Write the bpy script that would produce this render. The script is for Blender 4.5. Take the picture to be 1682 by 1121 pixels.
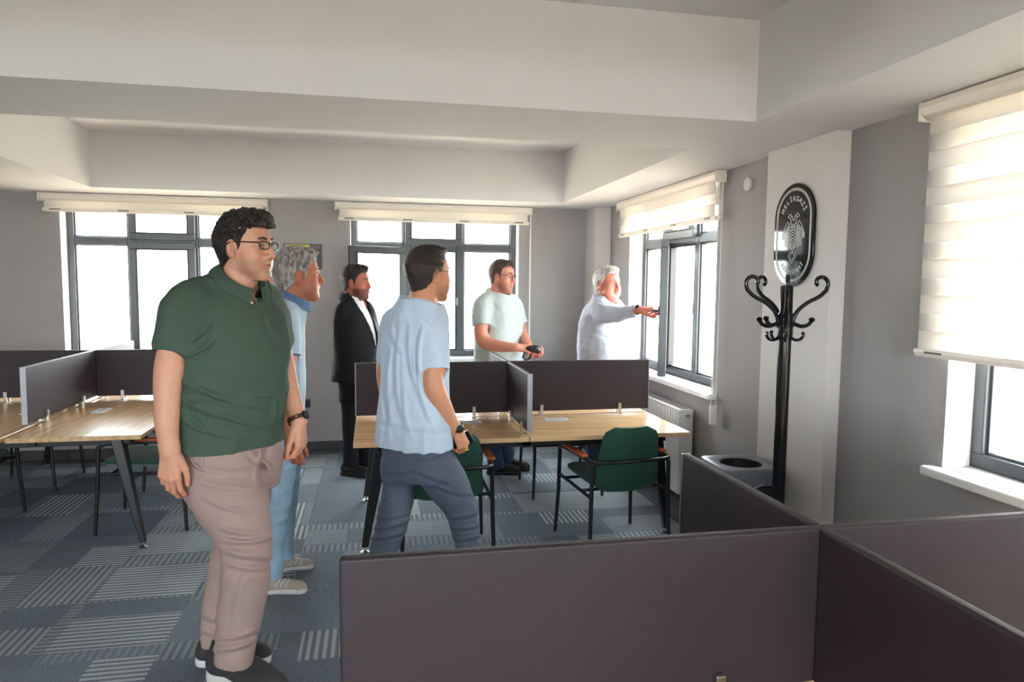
import bpy, bmesh, math, random
import numpy as np
from mathutils import Vector, Matrix

# ---------------------------------------------------------------- clear
for _o in list(bpy.data.objects):
    bpy.data.objects.remove(_o, do_unlink=True)
SC = bpy.context.scene
COL = SC.collection

# ---------------------------------------------------------------- camera
IMW, IMH = 1682, 1121
CF, CYAW, CPITCH, CROLL, CH = 1145.83, 0.19879, -0.081144, 0.0096253, 1.64
_f = np.array([math.sin(CYAW)*math.cos(CPITCH), math.cos(CYAW)*math.cos(CPITCH), math.sin(CPITCH)])
_r = np.array([math.cos(CYAW), -math.sin(CYAW), 0.0]); _u = np.cross(_r, _f)
CR = math.cos(CROLL)*_r + math.sin(CROLL)*_u
CU = -math.sin(CROLL)*_r + math.cos(CROLL)*_u
CFW = _f
cam_d = bpy.data.cameras.new('camera'); cam = bpy.data.objects.new('camera', cam_d); COL.objects.link(cam)
cam_d.sensor_fit = 'HORIZONTAL'; cam_d.sensor_width = 36.0; cam_d.lens = CF/IMW*36.0
cam_d.clip_start = 0.05; cam_d.clip_end = 500
cam.matrix_world = Matrix(((CR[0], CU[0], -CFW[0], 0), (CR[1], CU[1], -CFW[1], 0), (CR[2], CU[2], -CFW[2], CH), (0, 0, 0, 1)))
SC.camera = cam
def A(px, py, Y):
    """photo pixel -> point on the vertical plane at room depth Y"""
    d = CR*(px-IMW/2) - CU*(py-IMH/2) + CFW*CF
    return np.array([0, 0, CH]) + d*(Y/d[1])
def mpp(Y, px=841.0):
    """metres per photo pixel at room depth Y"""
    p = A(px, 560, Y) - np.array([0, 0, CH]); return float(p @ CFW)/CF

# ---------------------------------------------------------------- world, exposure
SKY = 17.0
wd = bpy.data.worlds.new('sky'); SC.world = wd; wd.use_nodes = True
_nt = wd.node_tree; _nt.nodes.clear()
_out = _nt.nodes.new('ShaderNodeOutputWorld'); _bg = _nt.nodes.new('ShaderNodeBackground')
_bg.inputs['Color'].default_value = (0.965, 0.985, 1.0, 1); _bg.inputs['Strength'].default_value = SKY
_nt.links.new(_bg.outputs[0], _out.inputs[0])
SC.view_settings.view_transform = 'Standard'; SC.view_settings.look = 'None'
SC.view_settings.gamma = 1.0; SC.view_settings.use_curve_mapping = False
SC.view_settings.exposure = 0.75
SC.cycles.max_bounces = 14; SC.cycles.diffuse_bounces = 8; SC.cycles.transparent_max_bounces = 16
SC.cycles.transmission_bounces = 6; SC.cycles.glossy_bounces = 4
SC.cycles.sample_clamp_indirect = 8.0
def portal(loc, sx, sy, rot):
    l = bpy.data.lights.new('window_daylight', 'AREA'); l.shape = 'RECTANGLE'; l.size = sx; l.size_y = sy
    l.cycles.is_portal = True
    o = bpy.data.objects.new('window_daylight', l); COL.objects.link(o); o.location = loc; o.rotation_euler = rot
ZS = 2.41; ZC = 2.87; XW = 2.32; YB = 6.95; XL = -6.6; YR = -3.4
WZ0, WZ1 = 0.90, 2.36
BACKW = [-2.72, -0.20]            # left ends of the back-wall windows
RIGHTW = [6.10, 2.44, -0.9]       # far ends of the right-wall windows
REARW = [-6.2, -4.15, -2.1, -.05]         # windows behind the camera
WW = 1.66
for x in BACKW: portal((x+WW/2, YB+.2, (WZ0+WZ1)/2), WW, WZ1-WZ0, (-math.pi/2, 0, 0))
for y in RIGHTW: portal((XW+.2, y-WW/2, (WZ0+WZ1)/2), WZ1-WZ0, WW, (0, math.pi/2, 0))
for x in REARW: portal((x+WW/2, YR-.2, (WZ0+WZ1)/2), WW, WZ1-WZ0, (math.pi/2, 0, 0))

# ---------------------------------------------------------------- materials
MATS = {}
def mat(name, col, rough=.6, metal=0.0, spec=.5, noise=None, bump=None, attr=None, sheen=0.0, coat=0.0):
    """noise=(scale, amount, stretch3)  bump=(scale, strength, stretch3)"""
    if name in MATS: return MATS[name]
    m = bpy.data.materials.new(name); m.use_nodes = True; nt = m.node_tree; N = nt.nodes; L = nt.links
    b = N['Principled BSDF']; c = (*col, 1)
    b.inputs['Base Color'].default_value = c; b.inputs['Roughness'].default_value = rough
    b.inputs['Metallic'].default_value = metal; b.inputs['Specular IOR Level'].default_value = spec
    b.inputs['Sheen Weight'].default_value = sheen; b.inputs['Coat Weight'].default_value = coat
    src = None
    if attr:
        a = N.new('ShaderNodeAttribute'); a.attribute_name = attr; src = a.outputs['Color']
        L.new(src, b.inputs['Base Color'])
    if noise or bump: tc = N.new('ShaderNodeTexCoord')
    def ntex(scale, st):
        mp = N.new('ShaderNodeMapping'); mp.inputs['Scale'].default_value = st
        L.new(tc.outputs['Object'], mp.inputs[0])
        t = N.new('ShaderNodeTexNoise'); t.inputs['Scale'].default_value = scale; t.inputs['Detail'].default_value = 5
        L.new(mp.outputs[0], t.inputs['Vector']); return t
    if noise:
        t = ntex(noise[0], noise[2] if len(noise) > 2 else (1, 1, 1))
        mx = N.new('ShaderNodeMix'); mx.data_type = 'RGBA'; mx.blend_type = 'MULTIPLY'; mx.inputs['Factor'].default_value = 1
        rp = N.new('ShaderNodeMapRange'); rp.inputs[1].default_value = .3; rp.inputs[2].default_value = .7
        rp.inputs[3].default_value = 1-noise[1]; rp.inputs[4].default_value = 1+noise[1]
        L.new(t.outputs['Fac'], rp.inputs[0])
        if src: L.new(src, mx.inputs[6])
        else: mx.inputs[6].default_value = c
        L.new(rp.outputs[0], mx.inputs[7]); L.new(mx.outputs[2], b.inputs['Base Color'])
    if bump:
        t = ntex(bump[0], bump[2] if len(bump) > 2 else (1, 1, 1))
        bp = N.new('ShaderNodeBump'); bp.inputs['Strength'].default_value = bump[1]; bp.inputs['Distance'].default_value = .01
        L.new(t.outputs['Fac'], bp.inputs['Height']); L.new(bp.outputs[0], b.inputs['Normal'])
    MATS[name] = m; return m
def srgb(r, g, b):
    f = lambda v: (v/255/12.92) if v/255 <= .04045 else ((v/255+.055)/1.055)**2.4
    return (f(r), f(g), f(b))

M_WALL = mat('grey_wall_paint', srgb(153, 150, 150), .75, noise=(3, .03), bump=(120, .05))
M_PILLAR = mat('pale_wall_paint', srgb(205, 201, 199), .7, noise=(3, .02), bump=(120, .05))
M_CEIL = mat('ceiling_paint', srgb(216, 216, 219), .8, noise=(2, .015), bump=(90, .04))
M_WHITE = mat('white_satin', srgb(240, 240, 240), .35)
M_MARBLE = mat('sill_stone', srgb(238, 238, 240), .18, noise=(9, .04), coat=.3)
M_REVEAL = mat('white_plaster', srgb(240, 240, 238), .7, bump=(100, .04))
M_UPVC = mat('anthracite_frame', srgb(66, 71, 76), .32, noise=(40, .03))
M_GASKET = mat('black_rubber', srgb(18, 18, 19), .5)
M_BASEB = mat('dark_baseboard', srgb(48, 48, 51), .4)
M_CHROME = mat('brushed_steel', srgb(205, 200, 192), .28, 1.0, noise=(30, .04))
M_ALU = mat('aluminium', srgb(158, 160, 164), .5, 1.0)
M_BLACK = mat('black_powder_coat', srgb(20, 20, 22), .38)
M_BLACKGLOSS = mat('black_gloss', srgb(14, 14, 15), .16)
M_PANEL = mat('aubergine_panel_fabric', srgb(44, 33, 39), .58, noise=(250, .05), bump=(700, .08), spec=.5)
M_GREEN = mat('green_chair_fabric', srgb(6, 68, 52), .75, noise=(200, .08), bump=(500, .2), sheen=.2)
M_ARMWOOD = mat('orange_brown_wood', srgb(168, 78, 34), .35, noise=(20, .15, (1, 8, 8)))
M_RAD = mat('radiator_enamel', srgb(232, 232, 232), .3)
M_BIN = mat('grey_blue_plastic', srgb(108, 114, 128), .33, noise=(60, .03))
M_BINDARK = mat('bin_inside', srgb(16, 16, 18), .5)
M_CASS = mat('blind_cassette', srgb(232, 224, 214), .4)

def wood_mat():
    m = bpy.data.materials.new('oak_laminate'); m.use_nodes = True; nt = m.node_tree; N = nt.nodes; L = nt.links
    b = N['Principled BSDF']; b.inputs['Roughness'].default_value = .24; b.inputs['Specular IOR Level'].default_value = .55
    tc = N.new('ShaderNodeTexCoord'); mp = N.new('ShaderNodeMapping'); mp.inputs['Scale'].default_value = (.55, 9, 9)
    L.new(tc.outputs['Object'], mp.inputs[0])
    t = N.new('ShaderNodeTexNoise'); t.inputs['Scale'].default_value = 3.2; t.inputs['Detail'].default_value = 8; t.inputs['Distortion'].default_value = .6
    L.new(mp.outputs[0], t.inputs['Vector'])
    cr = N.new('ShaderNodeValToRGB'); e = cr.color_ramp.elements
    e[0].position = .3; e[0].color = (*srgb(186, 148, 108), 1); e[1].position = .72; e[1].color = (*srgb(220, 186, 146), 1)
    x = e.new(.5); x.color = (*srgb(206, 170, 128), 1)
    L.new(t.outputs['Fac'], cr.inputs[0])
    w = N.new('ShaderNodeTexWave'); w.wave_type = 'BANDS'; w.bands_direction = 'Y'; w.inputs['Scale'].default_value = 3.2; w.inputs['Distortion'].default_value = 5; w.inputs['Detail'].default_value = 3
    mp2 = N.new('ShaderNodeMapping'); mp2.inputs['Scale'].default_value = (.15, 1.6, 1); L.new(tc.outputs['Object'], mp2.inputs[0]); L.new(mp2.outputs[0], w.inputs['Vector'])
    mx = N.new('ShaderNodeMix'); mx.data_type = 'RGBA'; mx.blend_type = 'MULTIPLY'; mx.inputs['Factor'].default_value = .10
    L.new(cr.outputs[0], mx.inputs[6]); L.new(w.outputs['Color'], mx.inputs[7]); L.new(mx.outputs[2], b.inputs['Base Color'])
    bp = N.new('ShaderNodeBump'); bp.inputs['Strength'].default_value = .05; L.new(t.outputs['Fac'], bp.inputs['Height']); L.new(bp.outputs[0], b.inputs['Normal'])
    return m
M_WOOD = wood_mat()

def glass_mat(nm='window_glass', base=.025):
    m = bpy.data.materials.new(nm); m.use_nodes = True; nt = m.node_tree; N = nt.nodes; L = nt.links
    N.remove(N['Principled BSDF']); out = N['Material Output']
    tr = N.new('ShaderNodeBsdfTransparent'); tr.inputs[0].default_value = (.93, .95, .95, 1)
    gl = N.new('ShaderNodeBsdfGlossy'); gl.inputs['Roughness'].default_value = .02
    lw = N.new('ShaderNodeLayerWeight'); lw.inputs[0].default_value = .5
    pw = N.new('ShaderNodeMath'); pw.operation = 'POWER'; pw.inputs[1].default_value = 6; L.new(lw.outputs['Facing'], pw.inputs[0])
    fr = N.new('ShaderNodeMath'); fr.operation = 'MULTIPLY_ADD'; fr.inputs[1].default_value = .45; fr.inputs[2].default_value = base; L.new(pw.outputs[0], fr.inputs[0])
    mx = N.new('ShaderNodeMixShader'); L.new(fr.outputs[0], mx.inputs[0]); L.new(tr.outputs[0], mx.inputs[1]); L.new(gl.outputs[0], mx.inputs[2])
    L.new(mx.outputs[0], out.inputs[0]); return m
M_GLASS = glass_mat()

def cloth_blind(name, col, trans, alpha):
    m = bpy.data.materials.new(name); m.use_nodes = True; nt = m.node_tree; N = nt.nodes; L = nt.links
    N.remove(N['Principled BSDF']); out = N['Material Output']
    d = N.new('ShaderNodeBsdfDiffuse'); d.inputs[0].default_value = (*col, 1)
    t = N.new('ShaderNodeBsdfTranslucent'); t.inputs[0].default_value = (*col, 1)
    mx = N.new('ShaderNodeMixShader'); mx.inputs[0].default_value = trans
    L.new(d.outputs[0], mx.inputs[1]); L.new(t.outputs[0], mx.inputs[2])
    tr = N.new('ShaderNodeBsdfTransparent'); m2 = N.new('ShaderNodeMixShader'); m2.inputs[0].default_value = alpha
    L.new(tr.outputs[0], m2.inputs[1]); L.new(mx.outputs[0], m2.inputs[2]); L.new(m2.outputs[0], out.inputs[0]); return m
M_BAND = cloth_blind('blind_band_fabric', srgb(240, 237, 233), .55, 1.0)
M_SHEER = cloth_blind('blind_sheer_mesh', srgb(245, 243, 240), .5, .35)

def carpet_mat():
    m = bpy.data.materials.new('striped_carpet'); m.use_nodes = True; nt = m.node_tree; N = nt.nodes; L = nt.links
    b = N['Principled BSDF']; b.inputs['Roughness'].default_value = .95; b.inputs['Specular IOR Level'].default_value = .1
    tc = N.new('ShaderNodeTexCoord'); oi = N.new('ShaderNodeObjectInfo')
    sx = N.new('ShaderNodeSeparateXYZ'); L.new(tc.outputs['Object'], sx.inputs[0])
    def M(op, a, c=None):
        n = N.new('ShaderNodeMath'); n.operation = op
        for i, v in enumerate((a, c)):
            if v is None: continue
            if isinstance(v, (int, float)): n.inputs[i].default_value = v
            else: L.new(v, n.inputs[i])
        return n.outputs[0]
    def rnd(k):
        return M('FRACT', M('MULTIPLY', oi.outputs['Random'], k))
    x, y = sx.outputs[0], sx.outputs[1]
    # stripes run along local y, patch limits depend on the tile
    st = M('LESS_THAN', M('FRACT', M('ADD', M('MULTIPLY', x, 1/.0357), 100.25)), .5)
    lo = M('ADD', M('MULTIPLY', rnd(7.13), .2), -.25); hi = M('ADD', lo, M('ADD', M('MULTIPLY', rnd(13.7), .25), .25))
    ylo = M('SUBTRACT', M('MULTIPLY', M('GREATER_THAN', rnd(23.1), .5), .25), .26)
    yhi = M('ADD', ylo, M('ADD', .25, M('MULTIPLY', M('GREATER_THAN', rnd(31.7), .35), .3)))
    inx = M('MULTIPLY', M('GREATER_THAN', x, lo), M('LESS_THAN', x, hi))
    iny = M('MULTIPLY', M('GREATER_THAN', y, ylo), M('LESS_THAN', y, yhi))
    on = M('MULTIPLY', M('GREATER_THAN', rnd(3.31), .2), M('ADD', M('MULTIPLY', rnd(41.9), .6), .35))
    fade = N.new('ShaderNodeTexNoise'); fade.inputs['Scale'].default_value = 4; L.new(tc.outputs['Object'], fade.inputs['Vector'])
    fac = M('MULTIPLY', M('MULTIPLY', M('MULTIPLY', inx, iny), st), on)
    st2 = M('LESS_THAN', M('FRACT', M('ADD', M('MULTIPLY', y, 1/.0357), 100.25)), .5)
    fac2 = M('MULTIPLY', M('MULTIPLY', M('SUBTRACT', 1, inx), st2), M('MULTIPLY', M('GREATER_THAN', rnd(71.3), .45), M('ADD', .12, M('MULTIPLY', rnd(83.9), .4))))
    fac = M('ADD', fac, fac2)
    n1 = N.new('ShaderNodeTexNoise'); n1.inputs['Scale'].default_value = 260; n1.inputs['Detail'].default_value = 2; L.new(tc.outputs['Object'], n1.inputs['Vector'])
    cr = N.new('ShaderNodeValToRGB'); e = cr.color_ramp.elements
    e[0].position = .3; e[0].color = (*srgb(84, 94, 104), 1); e[1].position = .7; e[1].color = (*srgb(124, 136, 146), 1)
    L.new(n1.outputs['Fac'], cr.inputs[0])
    tint = N.new('ShaderNodeMix'); tint.data_type = 'RGBA'; tint.blend_type = 'MULTIPLY'; tint.inputs['Factor'].default_value = 1
    tv = M('ADD', .82, M('MULTIPLY', rnd(57.3), .3)); L.new(cr.outputs[0], tint.inputs[6]); L.new(tv, tint.inputs[7])
    mx = N.new('ShaderNodeMix'); mx.data_type = 'RGBA'; mx.inputs[7].default_value = (*srgb(180, 188, 190), 1)
    L.new(fac, mx.inputs['Factor']); L.new(tint.outputs[2], mx.inputs[6])
    L.new(mx.outputs[2], b.inputs['Base Color'])
    bp = N.new('ShaderNodeBump'); bp.inputs['Strength'].default_value = .5; bp.inputs['Distance'].default_value = .004
    L.new(n1.outputs['Fac'], bp.inputs['Height']); L.new(bp.outputs[0], b.inputs['Normal'])
    return m
M_CARPET = carpet_mat()

# ---------------------------------------------------------------- mesh helpers
class MB:
    def __init__(s): s.v = []; s.f = []
    def add(s, v, f):
        n = len(s.v); s.v += [tuple(map(float, p)) for p in v]; s.f += [tuple(n+i for i in q) for q in f]; return s
    def box(s, lo, hi, R=None, c=None):
        x0, y0, z0 = lo; x1, y1, z1 = hi
        v = [(x0, y0, z0), (x1, y0, z0), (x1, y1, z0), (x0, y1, z0), (x0, y0, z1), (x1, y0, z1), (x1, y1, z1), (x0, y1, z1)]
        if R is not None: v = [tuple(np.array(R) @ np.array(p) + np.array(c)) for p in v]
        return s.add(v, [(3, 2, 1, 0), (4, 5, 6, 7), (0, 1, 5, 4), (1, 2, 6, 5), (2, 3, 7, 6), (3, 0, 4, 7)])
    def tube(s, pts, r, n=10, closed=False, flat=None):
        P = [np.array(p, float) for p in pts]; m = len(P)
        rs = r if isinstance(r, (list, tuple)) else [r]*m
        T = []
        for i in range(m):
            a = P[i-1] if (i > 0 or closed) else P[i]; b = P[(i+1) % m] if (i < m-1 or closed) else P[i]
            t = b-a; T.append(t/(np.linalg.norm(t)+1e-12))
        up = np.array([0, 0, 1.]) if abs(T[0][2]) < .9 else np.array([1., 0, 0])
        x = np.cross(up, T[0]); x /= np.linalg.norm(x); V = []; Fc = []
        for i in range(m):
            x = x - T[i]*(x @ T[i]); x /= np.linalg.norm(x); y = np.cross(T[i], x)
            for k in range(n):
                a = 2*math.pi*k/n; V.append(P[i] + rs[i]*(math.cos(a)*x + math.sin(a)*y))
        for i in range(m if closed else m-1):
            j = (i+1) % m
            for k in range(n):
                Fc.append((i*n+k, i*n+(k+1) % n, j*n+(k+1) % n, j*n+k))
        if not closed:
            Fc.append(tuple(range(n-1, -1, -1))); Fc.append(tuple(range((m-1)*n, m*n)))
        return s.add(V, Fc)
    def lathe(s, prof, n=24, c=(0, 0, 0)):
        V = []; Fc = []
        for (r, z) in prof:
            for k in range(n):
                a = 2*math.pi*k/n; V.append((c[0]+r*math.cos(a), c[1]+r*math.sin(a), c[2]+z))
        for i in range(len(prof)-1):
            for k in range(n): Fc.append((i*n+k, i*n+(k+1) % n, (i+1)*n+(k+1) % n, (i+1)*n+k))
        Fc.append(tuple(range(n-1, -1, -1))); Fc.append(tuple(range((len(prof)-1)*n, len(prof)*n)))
        return s.add(V, Fc)
    def prism(s, poly, h, f=lambda a, b, c: (a, b, c)):
        n = len(poly)
        V = [f(a, b, 0) for a, b in poly] + [f(a, b, h) for a, b in poly]
        Fc = [tuple(range(n-1, -1, -1)), tuple(range(n, 2*n))] + [(i, (i+1) % n, n+(i+1) % n, n+i) for i in range(n)]
        return s.add(V, Fc)
    def mesh(s, name, bevel=0, seg=2, smooth=False):
        me = bpy.data.meshes.new(name); me.from_pydata(s.v, [], s.f)
        bm = bmesh.new(); bm.from_mesh(me); bmesh.ops.recalc_face_normals(bm, faces=bm.faces)
        if bevel:
            ed = [e for e in bm.edges if len(e.link_faces) == 2 and e.calc_face_angle(0) > .6]
            bmesh.ops.bevel(bm, geom=ed, offset=bevel, segments=seg, affect='EDGES', profile=.5, clamp_overlap=True)
        bm.to_mesh(me); bm.free()
        if smooth:
            me.polygons.foreach_set('use_smooth', [True]*len(me.polygons))
            try: me.set_sharp_from_angle(angle=.7)
            except Exception: pass
        return me
    def build(s, name, m, parent=None, bevel=0, seg=2, smooth=False):
        return obj(name, s.mesh(name, bevel, seg, smooth), m, parent)
def obj(name, me, m=None, parent=None, loc=None, rot=None):
    o = bpy.data.objects.new(name, me); COL.objects.link(o)
    if m is not None:
        if len(me.materials): me.materials[0] = m
        else: me.materials.append(m)
    if parent is not None: o.parent = parent
    if loc is not None: o.location = loc
    if rot is not None: o.rotation_euler = rot
    return o
def tag(o, label, cat, group=None):
    o['label'] = label; o['category'] = cat
    if group: o['group'] = group
    return o
def thing(name, label, cat, loc=(0, 0, 0), rotz=0, group=None):
    o = bpy.data.objects.new(name, None); COL.objects.link(o); o.empty_display_size = .1
    o.location = loc; o.rotation_euler = (0, 0, rotz); return tag(o, label, cat, group)
def struct(o, label=None):
    o['kind'] = 'structure'
    if label: o['label'] = label
    return o
def box(name, lo, hi, m, parent=None, bevel=0.0, seg=2):
    lo2 = [min(a, b) for a, b in zip(lo, hi)]; hi2 = [max(a, b) for a, b in zip(lo, hi)]
    return MB().box(lo2, hi2).build(name, m, parent, bevel, seg)
def dup(root, loc=None, rotz=None, label=None):
    r = root.copy(); COL.objects.link(r)
    if loc is not None: r.location = loc
    if rotz is not None: r.rotation_euler = (0, 0, rotz)
    if label: r['label'] = label
    for ch in list(root.children):
        c = ch.copy(); COL.objects.link(c); c.parent = r
        for g in ch.children:
            d = g.copy(); COL.objects.link(d); d.parent = c
    return r
def arc(c, r, a0, a1, n, f):
    return [f(c[0]+r*math.cos(a0+(a1-a0)*i/n), c[1]+r*math.sin(a0+(a1-a0)*i/n)) for i in range(n+1)]

# ---------------------------------------------------------------- the room
fl = struct(MB().box((XL, YR, -.2), (XW+.3, YB+.3, -.006)).build('floor', mat('floor_screed', srgb(70, 76, 82), .95)), 'blue-grey striped carpet tile floor')
TS = .50
tile = MB().box((-TS/2+.0007, -TS/2+.0007, 0), (TS/2-.0007, TS/2-.0007, .006)).mesh('carpet_tile'); tile.materials.append(M_CARPET)
random.seed(11)
X0, Y0 = -1.93, 4.29     # a tile joint seen in the photograph
ntile = 0
for i in range(-6, 10):
    for j in range(-5, 6):
        cx, cy = X0+(i+.5)*TS, Y0+(j+.5)*TS
        if cx-TS/2 < XL or cx+TS/2 > XW+.02 or cy+TS/2 > YB+.05: continue
        o = bpy.data.objects.new('carpet_tile', tile); COL.objects.link(o); o.parent = fl
        o.location = (cx, cy, -.006); o.rotation_euler = (0, 0, random.choice((0, math.pi/2, math.pi, -math.pi/2))); ntile += 1

def wall_with_holes(name, lo, hi, axis, holes, m):
    """box wall lo..hi; axis 0: runs along x, 1: along y; holes = (a0,a1,z0,z1)"""
    mb = MB(); a0, a1 = lo[axis], hi[axis]; cuts = sorted(holes); p = a0
    def seg(s, e, z0, z1):
        l = list(lo); h = list(hi); l[axis] = s; h[axis] = e; l[2] = z0; h[2] = z1; mb.box(l, h)
    for (s, e, z0, z1) in cuts:
        seg(p, s, lo[2], hi[2]); seg(s, e, lo[2], z0); seg(s, e, z1, hi[2]); p = e
    seg(p, a1, lo[2], hi[2])
    return struct(mb.build(name, m))
TH = .26
struct(wall_with_holes('wall_back', (XL, YB, 0), (XW+TH, YB+TH, ZC), 0, [(x, x+WW, WZ0, WZ1) for x in BACKW], M_WALL), 'grey painted far wall with two windows')
struct(wall_with_holes('wall_right', (XW, YR, 0), (XW+TH, YB, ZC), 1, [(y-WW, y, WZ0, WZ1) for y in RIGHTW], M_WALL), 'grey painted window wall on the right')
struct(wall_with_holes('wall_rear', (XL, YR-TH, 0), (XW+TH, YR, ZC), 0, [(x, x+WW, WZ0, WZ1) for x in REARW], M_WALL))
struct(box('wall_left', (XL-TH, YR-TH, 0), (XL, YB+TH, ZC), M_WALL))
pil = struct(box('wall_pillar', (2.235, 3.10, 0), (XW, 3.71, ZS), M_PILLAR, bevel=.006), 'pale pillar standing proud of the right wall')
struct(box('wall_corner_pillar', (2.16, 6.62, 0), (XW, YB, ZS), M_PILLAR, bevel=.006), 'slim corner pillar at the far right')

ce = struct(box('ceiling', (XL-TH, YR-TH, ZC), (XW+TH, YB+TH, ZC+.12), M_CEIL), 'white coffered ceiling')
XB0, XB1 = -2.92, -2.28
for (x0, x1, y0, y1) in [(1.77, XW, YR, YB), (XL, 1.77, 3.05, 3.73), (XL, 1.77, 6.44, YB), (XB0, XB1, 3.73, 6.44), (XB0, XB1, YR, 3.05),
                         (XL, 1.77, -.95, -.3), (XL, 1.77, YR, YR+.4)]:
    box('ceiling_beam', (x0, y0, ZS), (x1, y1, ZC), M_CEIL, ce)
# baseboards
struct(box('baseboard_back', (XL, YB-.016, 0), (2.16, YB, .095), M_BASEB, bevel=.004))
for k, (y0, y1) in enumerate([(YR, 3.10), (3.71, 6.62)]): struct(box('baseboard_right' if k == 0 else 'baseboard_right_far', (XW-.016, y0, 0), (XW, y1, .095), M_BASEB, bevel=.004))
struct(box('baseboard_pillar', (2.219, 3.09, 0), (2.235, 3.72, .095), M_BASEB, bevel=.004))
# ground far below the windows
gm = mat('dry_field', srgb(184, 168, 142), .9, noise=(.15, .25))
struct(box('ground_outside', (-120, -120, -7.2), (120, 120, -7.0), gm))

# ---------------------------------------------------------------- windows (local x along wall, y outward)
def frame_ring(mb, x0, x1, z0, z1, w, y0, y1):
    mb.box((x0, y0, z0), (x1, y1, z0+w)); mb.box((x0, y0, z1-w), (x1, y1, z1))
    mb.box((x0, y0, z0+w), (x0+w, y1, z1-w)); mb.box((x1-w, y0, z0+w), (x1, y1, z1-w))
MU = (.545, 1.085)   # mullion centres
TZ = 2.005           # transom centre
def sash(root, name, w, z0, z1, pivot, ang, handle=True, hinge_left=True, top=False):
    """casement in its own frame: hinge edge at x=0, leaf to +x (or -x), room side -y"""
    s = bpy.data.objects.new(name, None); COL.objects.link(s); s.parent = root; s.location = pivot; s.rotation_euler = (0, 0, ang)
    k = 1 if hinge_left else -1
    def bx(nm, a, b, m, bev=0.004): 
        return box(nm, a, b, m, s, bev)
    fw = .062
    for nm, a, b in (('sash_rail', (0, -.03, z0), (k*w, .03, z0+fw)), ('sash_rail', (0, -.03, z1-fw), (k*w, .03, z1)),
                     ('sash_stile', (0, -.03, z0+fw), (k*fw, .03, z1-fw)), ('sash_stile', (k*(w-fw), -.03, z0+fw), (k*w, .03, z1-fw))):
        bx(nm, a, b, M_UPVC)
    g = MB(); frame_ring(g, min(k*fw, k*(w-fw)), max(k*fw, k*(w-fw)), z0+fw, z1-fw, .008, -.034, .034); g.build('gasket', M_GASKET, s)
    bx('pane', (k*fw, -.006, z0+fw), (k*(w-fw), .006, z1-fw), M_GLASS, 0)
    if handle:
        hx = k*(w-fw/2); hz = (z0+z1)/2 - .02
        mb = MB(); mb.box((hx-.016, -.042, hz-.035), (hx+.016, -.03, hz+.035)); mb.tube([(hx, -.042, hz), (hx, -.07, hz)], .009, 8)
        mb.box(*(((hx-.011, -.082, hz-.115), (hx+.011, -.066, hz+.012)) if abs(ang) < .01 else ((hx-.115, -.082, hz-.011), (hx+.012, -.066, hz+.011)))); mb.build('handle', M_BLACK, s, .003)
    return s
def window(name, loc, rz, open_ang=None, label=None, sill=True):
    root = bpy.data.objects.new(name, None); COL.objects.link(root); root.location = loc; root.rotation_euler = (0, 0, rz); struct(root, label)
    y0, y1 = .13, .20
    mb = MB(); frame_ring(mb, 0, WW, WZ0, WZ1, .06, y0, y1); mb.build('outer_frame', M_UPVC, root, .004)
    for c in MU: box('mullion', (c-.036, y0, WZ0+.06), (c+.036, y1, WZ1-.06), M_UPVC, root, .004)
    cols = [(.06, MU[0]-.036), (MU[0]+.036, MU[1]-.036), (MU[1]+.036, WW-.06)]
    for (a, b) in cols: box('transom', (a, y0+.001, TZ-.034), (b, y1-.001, TZ+.034), M_UPVC, root, .004)
    for i, (a, b) in enumerate(cols):
        if i != 1:
            for (z0, z1) in ((WZ0+.06, TZ-.034), (TZ+.034, WZ1-.06)):
                box('pane', (a, .16, z0), (b, .17, z1), M_GLASS, root)
                g = MB(); frame_ring(g, a, b, z0, z1, .012, .15, .18); g.build('bead', M_UPVC, root)
    a, b = MU[0]-.016, MU[1]+.016
    sash(root, 'casement', b-a, WZ0+.035, TZ-.01, (a, y0-.012, 0), 0 if open_ang is None else -open_ang)
    s2 = sash(root, 'fanlight', b-a, TZ+.012, WZ1-.035, (a, y0-.012, 0), 0, handle=False)
    if open_ang is not None:
        g = MB(); frame_ring(g, cols[1][0], cols[1][1], WZ0+.06, TZ-.034, .016, y0+.01, y1-.01); g.build('rebate', M_GASKET, root)
        box('strike_plate', (cols[1][1]-.006, y0-.004, 1.42), (cols[1][1]+.012, y0+.004, 1.50), M_ALU, root)
    # reveals (plaster lining) and sill
    for nm, lo, hi in (('reveal', (.0, .0, WZ0), (.004, .13, WZ1)), ('reveal', (WW-.004, .0, WZ0), (WW, .13, WZ1)), ('reveal', (.004, .0, WZ1-.004), (WW-.004, .13, WZ1))):
        box(nm, lo, hi, M_REVEAL, root)
    box('sill', (-.055, -.06, WZ0-.042), (WW+.055, .13, WZ0-.002), M_MARBLE, root, .008)
    return root
def wl(off): return off
window('window_1', (BACKW[0], YB, 0), 0, None, 'three-light grey framed window in the far wall on the left')
window('window_2', (BACKW[1], YB, 0), 0, math.radians(160), 'three-light grey window in the far wall with its middle casement folded open')
window('window_3', (XW, RIGHTW[0], 0), -math.pi/2, math.radians(24), 'grey framed window in the right wall with a casement ajar')
window('window_4', (XW, RIGHTW[1], 0), -math.pi/2, None, 'near window in the right wall half covered by its blind')
window('window_5', (XW, RIGHTW[2], 0), -math.pi/2, None)
for k, x in enumerate(REARW): window('window_%d' % (6+k), (x+WW, YR, 0), math.pi, None)

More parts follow.
